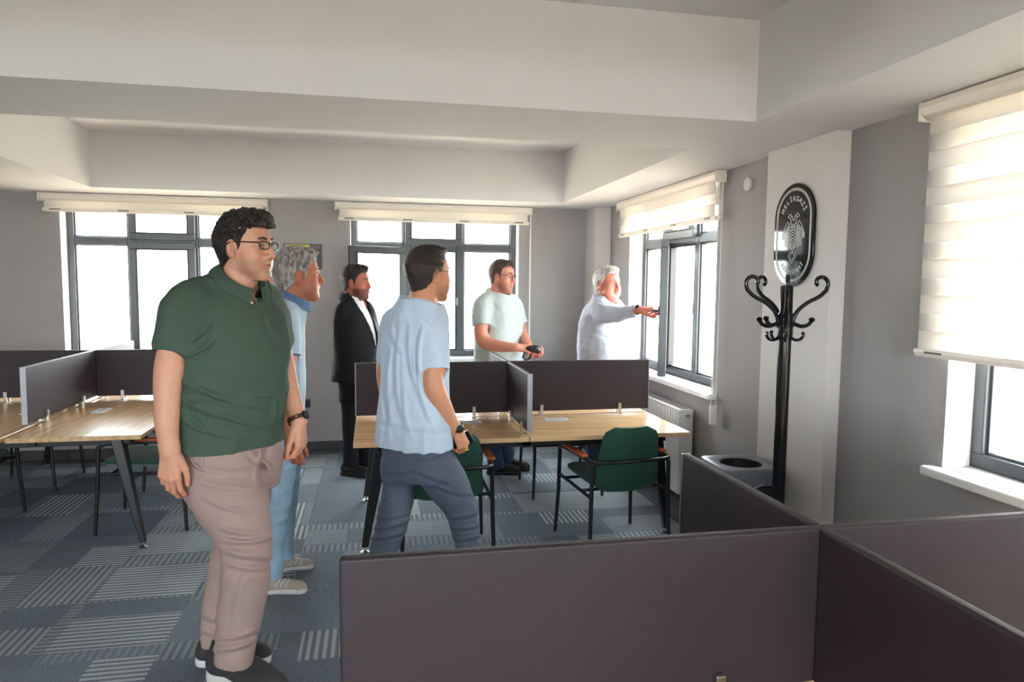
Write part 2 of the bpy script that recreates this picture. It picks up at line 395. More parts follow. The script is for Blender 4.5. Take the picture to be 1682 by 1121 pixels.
# ---------------------------------------------------------------- zebra roller blinds (things)
def blind(loc, rz, zb, label, chain=None, w=1.89):
    t = thing('zebra_blind', label, 'blind', loc, rz, 'zebra roller blinds')
    x0, x1 = -.125, -.125+w
    mb = MB(); mb.prism([(-.085, ZS-.004), (-.01, ZS-.004), (-.01, ZS-.075), (-.06, ZS-.075), (-.082, ZS-.06), (-.09, ZS-.03)], w, lambda a, b, c: (x0+c, a, b))
    mb.build('cassette', M_CASS, t, .006)
    for x in (x0-.012, x1): box('end_cap', (x, -.09, ZS-.082), (x+.012, -.006, ZS-.002), M_CASS, t, .004)
    xa, xb = x0+.03, x1-.03; zt = ZS-.07; per = .147
    for layer, y, ph in (('front', -.062, .0), ('rear', -.034, .0735)):
        box('sheer_layer', (xa, y-.0006, zb), (xb, y+.0006, zt), M_SHEER, t)
        z = zb+.012+ph
        while z < zt-.02:
            box('fabric_band', (xa, y-.0025, z), (xb, y-.0008, min(z+.078, zt)), M_BAND, t); z += per
    mb = MB(); mb.prism([(-.072, zb+.012), (-.026, zb+.012), (-.024, zb-.002), (-.034, zb-.02), (-.064, zb-.02), (-.074, zb-.002)], w-.03, lambda a, b, c: (x0+.015+c, a, b))
    mb.build('bottom_rail', M_CASS, t, .003)
    for q in range(4):
        xq = x0+.12+q*(w-.24)/3.0
        box('rail_clip', (xq-.045, -.0755, zb-.004), (xq+.045, -.0725, zb+.004), M_BLACK, t)
    if chain:
        xc, zc = x1+.004, chain
        pts = [(xc, -.066, ZS-.05), (xc, -.066, zc+.02)] + [(xc, -.048-.018*math.cos(a), zc+.02-.018*math.sin(a)) for a in np.linspace(.3, 2.8, 6)] + [(xc, -.03, zc+.02), (xc, -.03, ZS-.05)]
        MB().tube(pts, .0032, 6).build('chain', M_WHITE, t)
        MB().box((xc-.012, -.072, zc), (xc+.012, -.024, zc+.13)).build('chain_tensioner', M_WHITE, t, .005)
    return t
blind((BACKW[0], YB, 0), 0, 2.262, 'zebra blind rolled nearly to the top above the far left window', chain=.8)
blind((BACKW[1], YB, 0), 0, 2.252, 'zebra blind rolled nearly up over the far window behind the standing men', chain=.75)
blind((XW, RIGHTW[0], 0), -math.pi/2, 2.10, 'zebra blind one quarter down over the open right-hand window', chain=.70)
blind((XW, RIGHTW[1], 0), -math.pi/2, 1.375, 'long zebra blind pulled halfway down at the near right window', chain=None)
blind((XW, RIGHTW[2], 0), -math.pi/2, 1.6, 'zebra blind on the window beyond the near right one', chain=None)
# ---------------------------------------------------------------- bench desks
DZ = .72
PZ0, PZ1 = .748, 1.106
def bench_desk(label, cx, cy, rot90, L_, D_, long_panel=None, cross_at=0.0, trim=True):
    """local x = long axis, length L_, depth D_; long panel on the x axis, cross panels at x=cross_at"""
    t = thing('bench_desk', label, 'desk', (cx, cy, 0), math.pi/2 if rot90 else 0, 'bench desks with fabric dividers')
    hx, hy = L_/2, D_/2
    for sx in (-1, 1):
        for sy in (-1, 1):
            xa, xb = (-hx, cross_at-.002) if sx < 0 else (cross_at+.002, hx)
            ya, yb = (-hy, -.012) if sy < 0 else (.012, hy)
            box('desktop', (xa, ya, DZ-.028), (xb, yb, DZ), M_WOOD, t, .003)
    # steel frame
    for sy in (-1, 1):
        for yy in (.10, hy-.12): box('frame_beam', (-hx+.12, sy*yy-.02, DZ-.075), (hx-.12, sy*yy+.02, DZ-.028), M_BLACK, t, .003)
    for x in (-hx+.17, cross_at, hx-.17):
        box('cross_beam', (x-.03, -hy+.1, DZ-.085), (x+.03, hy-.1, DZ-.028), M_BLACK, t, .003)
    for sx in (-1, 1):
        for sy in (-1, 1):
            top = np.array([sx*(hx-.17), sy*(hy-.16), DZ-.03]); bot = np.array([sx*(hx-.06), sy*(hy-.19), .035])
            if rot90: top = np.array([sx*(hx-.15), sy*(hy-.18), DZ-.03]); bot = np.array([sx*(hx-.08), sy*(hy-.03), .035])
            mb = MB(); d = bot-top
            V = []
            for p, w in ((top, .042), (bot, .021)):
                for a, b in ((-1, -1), (1, -1), (1, 1), (-1, 1)): V.append(p+np.array([a*w, b*w*.8, 0]))
            mb.add(V, [(3, 2, 1, 0), (4, 5, 6, 7), (0, 1, 5, 4), (1, 2, 6, 5), (2, 3, 7, 6), (3, 0, 4, 7)])
            lg = mb.build('leg', M_BLACK, t, .006)
            MB().lathe([(.006, .0), (.024, .0), (.026, .006), (.012, .014), (.007, .018), (.007, .04)], 16, tuple(bot*np.array([1, 1, 0]))).build('leveling_foot', M_CHROME, lg, smooth=True)
    th = .013
    lp = long_panel or (-hx, hx)
    p1 = box('divider_panel', (lp[0], -th, PZ0), (lp[1], th, PZ1), M_PANEL, t, .007, 3)
    for x in (lp if trim else ()): box('edge_trim', (x-.003, -th-.002, PZ0), (x+.003, th+.002, PZ1-.002), M_ALU, p1)
    for sy in (-1, 1):
        p = box('divider_panel', (cross_at-th, sy*(th+.001), PZ0), (cross_at+th, sy*(hy-.015), PZ1), M_PANEL, t, .007, 3)
        box('edge_trim', (cross_at-th-.002, sy*(hy-.018), PZ0), (cross_at+th+.002, sy*(hy-.010), PZ1-.002), M_ALU, p)
        for yy in (.20, hy-.13):
            for sd in (-1, 1):
                clamp(t, cross_at+sd*.0215, sy*yy, 0)
    for xx in ((lp[0]+cross_at)/2-.3, (lp[0]+cross_at)/2+.28, (lp[1]+cross_at)/2-.28, (lp[1]+cross_at)/2+.3):
        for sd in (-1, 1): clamp(t, xx, sd*.0215, 1)
    for sx in (-1, 1):
        for sy in (-1, 1):
            x = cross_at + sx*(.30 if not rot90 else .52); y = sy*(.20 if not rot90 else .22)
            pl = box('cable_flap', (x-.085, y-.045, DZ), (x+.085, y+.045, DZ+.005), mat('light_grey_plastic', srgb(205, 210, 216), .35), t, .002)
            box('flap_slot', (x-.06, y-.012, DZ+.005), (x+.06, y-.004, DZ+.0056), M_BLACK, pl)
    return t
def clamp(t, x, y, along):
    w, d = (.011, .008) if along else (.008, .011)
    mb = MB(); mb.box((x-w, y-d, DZ), (x+w, y+d, DZ+.075)); mb.box((x-w*1.5, y-d*1.5, DZ), (x+w*1.5, y+d*1.5, DZ+.006))
    mb.build('divider_clamp', M_CHROME, t, .002)
bench_desk('oak bench desk with dark dividers in front of the standing men, green chair tucked in', .93, 4.75, False, 2.08, 1.42)
bench_desk('oak bench desk with dark dividers on the left behind the man in green', -2.10, 5.62, True, 2.30, 1.48, (-.87, 1.13), .25)
bench_desk('nearest bench desk at the bottom right, seen as two crossing aubergine dividers', .985, 1.36, False, 2.10, 1.40, trim=False)

# ---------------------------------------------------------------- chairs (local: front = +y)
def rounded_shell(name, w0, w1, h, rad, thick, curve, m, parent, M4):
    """upholstered slab: x across, z up, curved in y; w0 bottom width, w1 top width"""
    nx, nz = 14, 14; V = []; Fc = []
    def pt(i, k, side):
        u = -1+2*i/nx; v = k/nz
        # round the corners by squeezing the outline
        e = 2*abs(v-.5); s = (1-max(0, e-(1-2*rad/h))**2*(.5/(rad/h)**2)*.5)
        w = (w0+(w1-w0)*v)/2
        zz = v*h
        if e > 1-2*rad/h:
            q = (e-(1-2*rad/h))/(2*rad/h); inset = rad*(1-math.sqrt(max(0, 1-q*q))); ww = w-inset
        else: ww = w
        x = u*ww; edge = max(abs(u)**6, e**8)
        y = curve*(u*u) + side*thick/2*(1-.75*edge)
        return M4 @ Vector((x, y, zz))
    for side in (-1, 1):
        for k in range(nz+1):
            for i in range(nx+1): V.append(tuple(pt(i, k, side)))
    n1 = (nx+1)*(nz+1)
    for k in range(nz):
        for i in range(nx):
            a = k*(nx+1)+i; Fc.append((a, a+1, a+nx+2, a+nx+1)); b = a+n1; Fc.append((b+nx+1, b+nx+2, b+1, b))
    rim = [i for i in range(nx+1)] + [k*(nx+1)+nx for k in range(1, nz+1)] + [nz*(nx+1)+i for i in range(nx-1, -1, -1)] + [k*(nx+1) for k in range(nz-1, 0, -1)]
    for q in range(len(rim)):
        a, b = rim[q], rim[(q+1) % len(rim)]; Fc.append((a, b, b+n1, a+n1))
    return MB().add(V, Fc).build(name, m, parent, smooth=True)
def chair_proto():
    t = thing('armchair', 'x', 'chair', (0, 0, 0), 0, 'green armchairs at the bench desks')
    # backrest leaning back
    M4 = Matrix.Translation((0, -.215, .40)) @ Matrix.Rotation(math.radians(9), 4, 'X')
    rounded_shell('backrest', .43, .35, .405, .07, .045, .018, M_GREEN, t, M4)
    M4 = Matrix.Translation((0, -.20, .435)) @ Matrix.Rotation(math.radians(-87), 4, 'X')
    rounded_shell('seat', .44, .47, .44, .08, .06, -.012, M_GREEN, t, M4)
    for sx in (-1, 1):
        MB().tube([(sx*.265, -.275, .008), (sx*.255, -.262, .3), (sx*.250, -.262, .585)], [.011, .013, .013], 10).build('leg', M_BLACK, t, smooth=True)
        MB().tube([(sx*.275, .27, .008), (sx*.262, .25, .3), (sx*.262, .235, .585)], [.011, .013, .013], 10).build('leg', M_BLACK, t, smooth=True)
        ar = MB().tube([(sx*.262, .235, .58), (sx*.262, .19, .6), (sx*.262, -.12, .605), (sx*.252, -.24, .605)], .012, 10).build('arm_tube', M_BLACK, t, smooth=True)
        box('armrest_pad', (sx*.262-.022, -.18, .612), (sx*.262+.022, .21, .63), M_ARMWOOD, ar, .007, 3)
        MB().tube([(sx*.258, -.262, .39), (sx*.262, .243, .405)], .010, 8).build('side_rail', M_BLACK, t, smooth=True)
    bar = [(-.252, -.24, .605), (-.242, -.275, .605), (-.2, -.298, .605), (0, -.305, .603), (.2, -.298, .605), (.242, -.275, .605), (.252, -.24, .605)]
    MB().tube(bar, .012, 10).build('back_bar', M_BLACK, t, smooth=True)
    for y in (-.12, .17): MB().tube([(-.26, y, .395), (.26, y, .395)], .010, 8).build('seat_bar', M_BLACK, t, smooth=True)
    return t
ch = chair_proto()
def put(o, x, y, fx, fy, label):
    o.location = (x, y, 0); o.rotation_euler = (0, 0, math.atan2(fy, fx)-math.pi/2); o['label'] = label
put(ch, 1.485, 4.13, -.10, .99, 'green armchair with its back to the camera, at the right place of the middle desk')
def chair(*a): put(dup(ch), *a)
chair(.42, 4.13, 0, 1, 'green armchair half hidden behind the walking man in the light blue T-shirt')
chair(1.47, 5.33, 0, -1, 'armchair on the far side of the middle desk, only its legs showing under the top')
chair(-1.475, 5.06, -1, 0, 'green armchair on the right side of the left desk, beside the man in green')
chair(-1.475, 6.03, -1, 0, 'green armchair at the far right place of the left desk')
chair(-2.67, 5.10, 1, 0, 'green armchair on the left side of the left desk, cut by the picture edge')
chair(-2.67, 6.13, 1, 0, 'armchair at the far left place of the left desk, its legs in the shade')

# ---------------------------------------------------------------- radiator
t = thing('panel_radiator', 'white panel radiator under the open right-hand window', 'radiator', (0, 0, 0))
ry0, ry1, rx0, rx1, rz0, rz1 = 4.66, 5.55, 2.19, 2.285, .12, .745
for xx in (rx0, rx1-.012):
    mb = MB(); n = 18; w = (ry1-ry0)/n
    for k in range(n):
        y = ry0+k*w
        V = [(xx, y, rz0), (xx, y+w*.3, rz0), (xx-.006, y+w*.45, rz0), (xx-.006, y+w*.85, rz0), (xx, y+w, rz0)]
        V2 = [(a, b, rz1-.02) for a, b, _ in V]; B = [(xx+.012, y+w, rz0), (xx+.012, y, rz0)]; B2 = [(a, b, rz1-.02) for a, b, _ in B]
        P_ = V+B; Q_ = V2+B2; m_ = len(P_)
        mb.add(P_+Q_, [tuple(range(m_)), tuple(range(2*m_-1, m_-1, -1))]+[(i, (i+1) % m_, m_+(i+1) % m_, m_+i) for i in range(m_)])
    mb.build('radiator_panel', M_RAD, t)
mb = MB(); mb.box((rx0+.014, ry0+.02, rz0+.03), (rx1-.014, ry1-.02, rz1-.05)); mb.build('convector_fins', mat('radiator_shade', srgb(190, 190, 190), .5), t)
for y in (ry0-.004, ry1): box('side_cover', (rx0-.008, y, rz0), (rx1+.002, y+.004, rz1), M_RAD, t, .001)
g = box('top_grille', (rx0-.006, ry0, rz1-.016), (rx1, ry1, rz1), M_RAD, t, .003)
for k in range(25):
    y = ry0+.03+k*.034
    box('grille_slot', (rx0+.014, y, rz1), (rx1-.016, y+.02, rz1+.0008), mat('slot_dark', srgb(120, 120, 122), .6), g)
MB().tube([(2.24, ry0-.004, .70), (2.24, ry0-.03, .70)], .012, 10).build('bleed_valve', M_CHROME, t)
MB().tube([(2.24, ry0-.004, .17), (2.24, ry0-.04, .17), (2.27, ry0-.045, .15), (2.27, ry0-.045, .006)], .009, 8).build('pipe', M_RAD, t)
for y in (ry0+.2, ry1-.2): box('wall_bracket', (rx1, y-.02, .2), (XW-.004, y+.02, .6), M_RAD, t)

# ---------------------------------------------------------------- waste bin
bx_, by_ = 2.015, 3.50
t = thing('waste_bin', 'grey square waste bin with a round hole in its lid, behind the coat rack', 'bin', (bx_, by_, 0))
mb = MB(); V = []
for z, w in ((.0, .125), (.575, .155)):
    for a, b in ((-1, -1), (1, -1), (1, 1), (-1, 1)): V.append((a*w, b*w, z))
mb.add(V, [(3, 2, 1, 0), (4, 5, 6, 7), (0, 1, 5, 4), (1, 2, 6, 5), (2, 3, 7, 6), (3, 0, 4, 7)])
mb.build('bin_body', mat('bin_dark_plastic', srgb(38, 40, 46), .4), t, .02)
# lid: square top with a round opening
n = 48; V = []; Fc = []
w = .182; hr = .114
def sq(a, w, rr=.03):
    c, s = math.cos(a), math.sin(a); m_ = max(abs(c), abs(s)); return (c/m_*w*(1-.06*(min(abs(c), abs(s))/m_)**6), s/m_*w*(1-.06*(min(abs(c), abs(s))/m_)**6))
rings = [(lambda a: (*sq(a, w), .575)), (lambda a: (*sq(a, w), .645)), (lambda a: (*sq(a, w-.012), .662)), (lambda a: (hr*1.12*math.cos(a), hr*1.12*math.sin(a), .664)),
         (lambda a: (hr*math.cos(a), hr*math.sin(a), .656))]
for r_ in rings:
    for k in range(n): V.append(r_(2*math.pi*(k+.5)/n))
for i in range(len(rings)-1):
    for k in range(n): Fc.append((i*n+k, i*n+(k+1) % n, (i+1)*n+(k+1) % n, (i+1)*n+k))
MB().add(V, Fc).build('bin_lid', M_BIN, t, smooth=True)
MB().lathe([(.001, .0), (hr*.9, 0), (hr*.985, .074), (hr*.975, .074), (hr*.88, .004), (.001, .004)], 32, (0, 0, .578)).build('bin_opening', M_BINDARK, t)
MB().tube([(-.05, -.158, .555), (-.05, -.185, .56), (.03, -.185, .585), (.03, -.16, .585)], .005, 8).build('lid_handle', M_ALU, t)

# ---------------------------------------------------------------- coat rack
t = thing('coat_rack', 'black standing coat rack with scrolled hooks in front of the pillar', 'coat rack', (1.975, 3.065, 0))
MB().lathe([(.030, .05), (.031, 1.40), (.030, 1.64), (.024, 1.648), (.0, 1.65)], 20).build('pole', M_BLACKGLOSS, t, smooth=True)
MB().lathe([(.0, 1.395), (.034, 1.395), (.036, 1.41), (.036, 1.50), (.034, 1.515), (.0, 1.515)], 20).build('hook_collar', M_BLACKGLOSS, t, smooth=True)
def spiral(r0, r1, a0, a1, c, n=14):
    return [(c[0]+(r0+(r1-r0)*i/n)*math.cos(a0+(a1-a0)*i/n), c[1]+(r0+(r1-r0)*i/n)*math.sin(a0+(a1-a0)*i/n)) for i in range(n+1)]
def smooth2(pts, it=2):
    for _ in range(it):
        q = [pts[0]]
        for a, b in zip(pts[:-1], pts[1:]): q += [tuple(.75*np.array(a)+.25*np.array(b)), tuple(.25*np.array(a)+.75*np.array(b))]
        pts = q+[pts[-1]]
    return pts
big = smooth2([(.03, 1.44), (.045, 1.515), (.10, 1.565), (.16, 1.592), (.192, 1.625)], 2) + spiral(.040, .016, -.5, 3.9, (.162, 1.660))
sml = smooth2([(.03, 1.47), (.055, 1.455), (.085, 1.447), (.115, 1.458), (.128, 1.478)], 2)
low = spiral(.046, .02, math.pi*.9, math.pi*2.1, (.066, 1.415), 10)
for k, ha in enumerate((-11, 169, 103, 238)):
    a = math.radians(ha); c, s = math.cos(a), math.sin(a)
    f3 = lambda p: (p[0]*c, p[0]*s, p[1])
    h = MB().tube([f3(p) for p in big], .0098, 10).build('coat_hook', M_BLACKGLOSS, t, smooth=True)
    h2 = MB().tube([f3(p) for p in sml], .010, 8); e = f3(sml[-1])
    h2.lathe([(0, -.012), (.011, -.010), (.016, 0), (.011, .010), (0, .012)], 10, (e[0], e[1], e[2]+.004)); h2.build('hat_peg', M_BLACKGLOSS, t, smooth=True)
    MB().tube([f3(p) for p in low], .008, 8).build('small_hook', M_BLACKGLOSS, t, smooth=True)
for k in range(4):
    a = math.radians(45+90*k); c, s = math.cos(a), math.sin(a)
    pts = [(x*c, x*s, z) for x, z in smooth2([(.02, .13), (.10, .12), (.20, .05), (.24, .014)], 2)]
    MB().tube(pts, .014, 8).build('foot', M_BLACKGLOSS, t, smooth=True)

# ---------------------------------------------------------------- emblem sign on the pillar (local x to the right as seen, y up, z out of wall)
t = thing('emblem_sign', 'black oval emblem sign with white eagle on the pillar', 'sign', (2.234, 3.412, 1.918))
t.matrix_world = Matrix(((0, 0, -1, 2.2345), (-1, 0, 0, 3.412), (0, 1, 0, 1.918), (0, 0, 0, 1)))
EW, EH = .180, .274   # half sizes
M_PLEX = mat('black_acrylic', srgb(9, 9, 10), .05, spec=.45)
M_SIGNW = mat('sign_white', srgb(215, 215, 215), .5)
def stadium(hw, hh, n=24, pw=2.0):
    st = hh-hw
    return [(hw*math.cos(a), st+hw*math.sin(a)) for a in np.linspace(0, math.pi, n)] + [(hw*math.cos(a), -st+hw*math.sin(a)) for a in np.linspace(math.pi, 2*math.pi, n)]
MB().prism(stadium(EW, EH), .012).build('sign_plate', M_PLEX, t, .002)
for inset, w in ((.026, .0022), (.034, .0016)):
    MB().tube([(a, b, .0125) for a, b in stadium(EW-inset, EH-inset)], w, 6, closed=True).build('rim_line', M_SIGNW, t)
def text_arc(s, r, cy, size, a_mid, da, nm, flip=False):
    for i, chx in enumerate(s):
        if chx == ' ': continue
        cu = bpy.data.curves.new('letter', 'FONT'); cu.body = chx; cu.size = size; cu.align_x = 'CENTER'; cu.extrude = .0006
        o = bpy.data.objects.new('letter', cu); COL.objects.link(o)
        dg = bpy.context.evaluated_depsgraph_get(); me = bpy.data.meshes.new_from_object(o.evaluated_get(dg)); bpy.data.objects.remove(o, do_unlink=True)
        k = i-(len(s)-1)/2
        a = a_mid-k*da if not flip else a_mid+k*da
        lo = obj(nm, me, M_SIGNW, t)
        lo.location = (r*math.cos(a), cy+r*math.sin(a), .0132); lo.rotation_euler = (0, 0, a-math.pi/2 if not flip else a+math.pi/2)
text_arc('MEL\u0130KGAZ\u0130', .094, .088, .038, math.pi/2, .285, 'letter')
text_arc('BELED\u0130YES\u0130', .122, -.088, .030, -math.pi/2, .20, 'small_letter', True)
text_arc('T\u00dcRK\u0130YE CUMHUR\u0130YET\u0130', .1475, .088, .0125, math.pi/2, .092, 'small_letter')
# double-headed eagle drawn as raised bars
def bars(name, segs, w=.0019):
    mb = MB()
    for s in segs: mb.tube([(x, y, .0125) for x, y in s], w, 6)
    return mb.build(name, M_SIGNW, t)
hd = []
for s in (-1, 1):
    hd.append([(s*.004, .075), (s*.012, .10), (s*.030, .113), (s*.044, .108), (s*.050, .096)])
    hd.append([(s*.050, .096), (s*.038, .098), (s*.028, .09), (s*.022, .072), (s*.026, .058)])
    hd.append([(s*.018, .104), (s*.026, .098)])
bars('eagle_head', hd)
bd = []
for k in range(9):
    y = .062-.0155*k; hw = .034*math.sin(math.pi*(k+1.6)/11)+.006
    bd.append([(-hw, y), (0, y-.019), (hw, y)]); bd.append([(-hw, y-.019), (0, y), (hw, y-.019)])
bd += [[(-.034, .055), (-.040, .01), (-.024, -.07)], [(.034, .055), (.040, .01), (.024, -.07)]]
bars('eagle_body', bd, .0016)
for s in (-1, 1):
    wg = []
    for k in range(5):
        x = .046+.0125*k
        wg.append([(s*(x-.006), .062-.010*k), (s*x, .03-.012*k), (s*x, -.055+.004*k-(.012 if k < 3 else -.02))])
    wg.append([(s*.036, .06), (s*.052, .075), (s*.078, .045), (s*.100, .005), (s*.100, -.02)])
    bars('eagle_wing', wg)
tl = [[(-.020, -.085), (-.036, -.112), (0, -.150), (.036, -.112), (.020, -.085)], [(0, -.085), (-.018, -.112), (0, -.134), (.018, -.112), (0, -.085)]]
bars('eagle_tail', tl)

# ---------------------------------------------------------------- small wall things
d_ = MB().lathe([(0, 0), (.042, 0), (.044, .006), (.040, .014), (.0, .016)], 28).build('wall_cover_disc', M_PILLAR, None, smooth=True)
d_.matrix_world = Matrix(((0, 0, -1, XW), (-1, 0, 0, 4.055), (0, 1, 0, 2.278), (0, 0, 0, 1))); tag(d_, 'small round pale cover disc high on the right wall', 'cover plate')
t = thing('wall_notice', 'framed notice with a yellow header on the far wall above the grey-haired man', 'notice', (-.64, YB, 1.90))
box('notice_board', (-.175, -.012, -.13), (.175, -.001, .105), M_BLACK, t, .002)
box('header_strip', (-.115, -.0135, .050), (.065, -.012, .098), mat('yellow_print', srgb(190, 182, 72), .6), t)
box('logo_block', (-.165, -.0135, .050), (-.12, -.012, .098), mat('grey_print', srgb(150, 146, 138), .6), t)
box('side_block', (.07, -.0135, .060), (.165, -.012, .098), mat('brown_print', srgb(92, 84, 78), .6), t)
for k in range(3): box('print_line', (-.10, -.0142, .086-.013*k), (.02+.015*k, -.0135, .090-.013*k), mat('print_dark', srgb(90, 84, 40), .6), t)
t = thing('power_socket', 'small black socket low on the far wall beside the grey-haired man', 'socket', (-.63, YB, .47))
box('socket_plate', (-.04, -.010, -.04), (.04, -.001, .04), M_BLACK, t, .003)
MB().tube([(0, -.0105, 0), (0, -.0125, 0)], .022, 16).build('socket_well', M_GASKET, t)
# ================================================================ people: distance-field modelling
_rng = np.random.default_rng(5)
_LAT = _rng.uniform(-1, 1, (32, 32, 32)).astype(np.float32)
def vnoise(p):
    i = np.floor(p).astype(np.int64); f = (p-i).astype(np.float32); f = f*f*(3-2*f); i &= 31; j = (i+1) & 31
    g = lambda a, b, c: _LAT[a, b, c]
    x0, y0, z0 = i[..., 0], i[..., 1], i[..., 2]; x1, y1, z1 = j[..., 0], j[..., 1], j[..., 2]
    fx, fy, fz = f[..., 0], f[..., 1], f[..., 2]
    c00 = g(x0, y0, z0)*(1-fx)+g(x1, y0, z0)*fx; c10 = g(x0, y1, z0)*(1-fx)+g(x1, y1, z0)*fx
    c01 = g(x0, y0, z1)*(1-fx)+g(x1, y0, z1)*fx; c11 = g(x0, y1, z1)*(1-fx)+g(x1, y1, z1)*fx
    return (c00*(1-fy)+c10*fy)*(1-fz)+(c01*(1-fy)+c11*fy)*fz
def nrm(v): v = np.array(v, float); return v/(np.linalg.norm(v)+1e-12)
class Fld:
    def __init__(s, lo, hi, v):
        s.lo = np.array(lo, float); s.v = v; s.n = np.maximum(4, np.ceil((np.array(hi)-s.lo)/v).astype(int)+1)
        s.ax = [(s.lo[i]+v*np.arange(s.n[i])).astype(np.float32) for i in range(3)]
        s.d = np.full(s.n, 1.0, np.float32)
    def comb(s, fn, lo, hi, k=0.0, mode='u'):
        a = np.clip(np.floor((np.array(lo)-s.lo)/s.v).astype(int)-2, 0, s.n); b = np.clip(np.ceil((np.array(hi)-s.lo)/s.v).astype(int)+3, 0, s.n)
        if np.any(b <= a): return s
        X = s.ax[0][a[0]:b[0], None, None]; Y = s.ax[1][None, a[1]:b[1], None]; Z = s.ax[2][None, None, a[2]:b[2]]
        e = fn(X, Y, Z); sl = tuple(slice(a[i], b[i]) for i in range(3)); d = s.d[sl]
        e = np.broadcast_to(e, d.shape)
        if mode == 'u':
            r = np.minimum(d, e)
            if k > 0: h = np.maximum(k-np.abs(d-e), 0)/k; r = r-h*h*k*.25
        elif mode == 's':
            r = np.maximum(d, -e)
            if k > 0: h = np.maximum(k-np.abs(d+e), 0)/k; r = r+h*h*k*.25
        else:
            r = np.maximum(d, e)
        s.d[sl] = r; return s
    def cone(s, a, b, ra, rb, k=.01, mode='u', flat=None, cap=False, margin=0.0):
        a = np.array(a, float); b = np.array(b, float); ab = b-a; L2 = max(ab @ ab, 1e-9); L = math.sqrt(L2)
        R_ = max(ra, rb)+k+2*s.v+margin
        def fn(X, Y, Z):
            x = X-a[0]; y = Y-a[1]; z = Z-a[2]
            t = np.clip((x*ab[0]+y*ab[1]+z*ab[2])/L2, 0, 1)
            qx = x-t*ab[0]; qy = y-t*ab[1]; qz = z-t*ab[2]
            sc = 1.0
            if flat is not None:
                n, rt = flat; c = (qx*n[0]+qy*n[1]+qz*n[2])*(1/rt-1)
                qx = qx+n[0]*c; qy = qy+n[1]*c; qz = qz+n[2]*c; sc = min(1, (1+rt)/2)
            d = (np.sqrt(qx*qx+qy*qy+qz*qz)-(ra+(rb-ra)*t))*sc
            if cap:
                u = ab/L; d = np.maximum(d, (X-b[0])*u[0]+(Y-b[1])*u[1]+(Z-b[2])*u[2])
            return d
        return s.comb(fn, np.minimum(a, b)-R_, np.maximum(a, b)+R_, k, mode)
    def chain(s, pts, rad, k=.02, cap=False, flat=None):
        """smooth tapered limb: Catmull-Rom through the stations, joined to the field in one blend"""
        n = len(pts)
        if n > 2:
            Pq = [np.append(p_, r_) for p_, r_ in zip(pts, rad)]; Pq = [2*Pq[0]-Pq[1]]+Pq+[2*Pq[-1]-Pq[-2]]; D = []
            for i in range(1, n):
                a, b, c, d = Pq[i-1:i+3]
                for t in np.linspace(0, 1, 4, endpoint=False): D.append(.5*(2*b+(c-a)*t+(2*a-5*b+4*c-d)*t*t+(3*b-a-3*c+d)*t**3))
            D.append(Pq[n]); pts = [q[:3] for q in D]; rad = [float(q[3]) for q in D]
        R_ = max(rad)+k+3*s.v; lo = np.min(pts, 0)-R_; hi = np.max(pts, 0)+R_
        sub = Fld.__new__(Fld); sub.v = s.v
        a = np.clip(np.floor((lo-s.lo)/s.v).astype(int), 0, s.n-1); b = np.clip(np.ceil((hi-s.lo)/s.v).astype(int)+1, 1, s.n)
        sub.lo = s.lo+a*s.v; sub.n = b-a; sub.ax = [s.ax[i][a[i]:b[i]] for i in range(3)]; sub.d = np.full(sub.n, 1.0, np.float32)
        for i in range(len(pts)-1): sub.cone(pts[i], pts[i+1], rad[i], rad[i+1], .0, 'u', flat, False, max(k, .02))
        if cap:
            u = nrm(pts[-1]-pts[-2]); q = pts[-1]
            X = sub.ax[0][:, None, None]; Y = sub.ax[1][None, :, None]; Z = sub.ax[2][None, None, :]
            pl = (X-q[0])*u[0]+(Y-q[1])*u[1]+(Z-q[2])*u[2]
            near = ((X-q[0])**2+(Y-q[1])**2+(Z-q[2])**2) < (rad[-1]*2.2)**2
            sub.d = np.where(near, np.maximum(sub.d, pl), sub.d).astype(np.float32)
        sl = tuple(slice(a[i], b[i]) for i in range(3)); d = s.d[sl]; e = sub.d
        r = np.minimum(d, e)
        if k > 0: h = np.maximum(k-np.abs(d-e), 0)/k; r = r-h*h*k*.25
        s.d[sl] = r; return s
    def ell(s, c, r, k=.01, mode='u', ax=None):
        c = np.array(c, float); r = np.array(r, float); R_ = max(r)+k+2*s.v
        B = np.eye(3) if ax is None else np.array(ax, float)
        def fn(X, Y, Z):
            x = X-c[0]; y = Y-c[1]; z = Z-c[2]
            if ax is None: u, v, w = x, y, z
            else: u, v, w = [x*B[i][0]+y*B[i][1]+z*B[i][2] for i in range(3)]
            k0 = np.sqrt((u/r[0])**2+(v/r[1])**2+(w/r[2])**2); k1 = np.sqrt((u/r[0]**2)**2+(v/r[1]**2)**2+(w/r[2]**2)**2)+1e-6
            return k0*(k0-1)/k1
        return s.comb(fn, c-R_, c+R_, k, mode)
    def loft(s, st, side, p=2.35, k=.02, mode='u', grow=0.0, z0=None, z1=None, sm=.05):
        """st rows: z, cx, cy, a, b_front, b_back; side = unit right vector (x,y)"""
        st = sorted(st); Zr = np.array([r[0] for r in st]); zz = s.ax[2]
        zd = np.linspace(Zr[0]-.15, Zr[-1]+.15, 400); ker = max(1, int(sm/(zd[1]-zd[0])))
        P_ = []
        for c in range(1, 6):
            v = np.interp(zd, Zr, [r[c] for r in st])
            if ker > 1: v = np.convolve(np.pad(v, ker, 'edge'), np.ones(ker)/ker, 'same')[ker:-ker]
            P_.append(np.interp(zz, zd, v).astype(np.float32))
        zlo = Zr[0] if z0 is None else z0; zhi = Zr[-1] if z1 is None else z1
        sx, sy = side; fx, fy = -sy, sx
        ext = max(max(r[3:6]) for r in st)+grow+k+.03
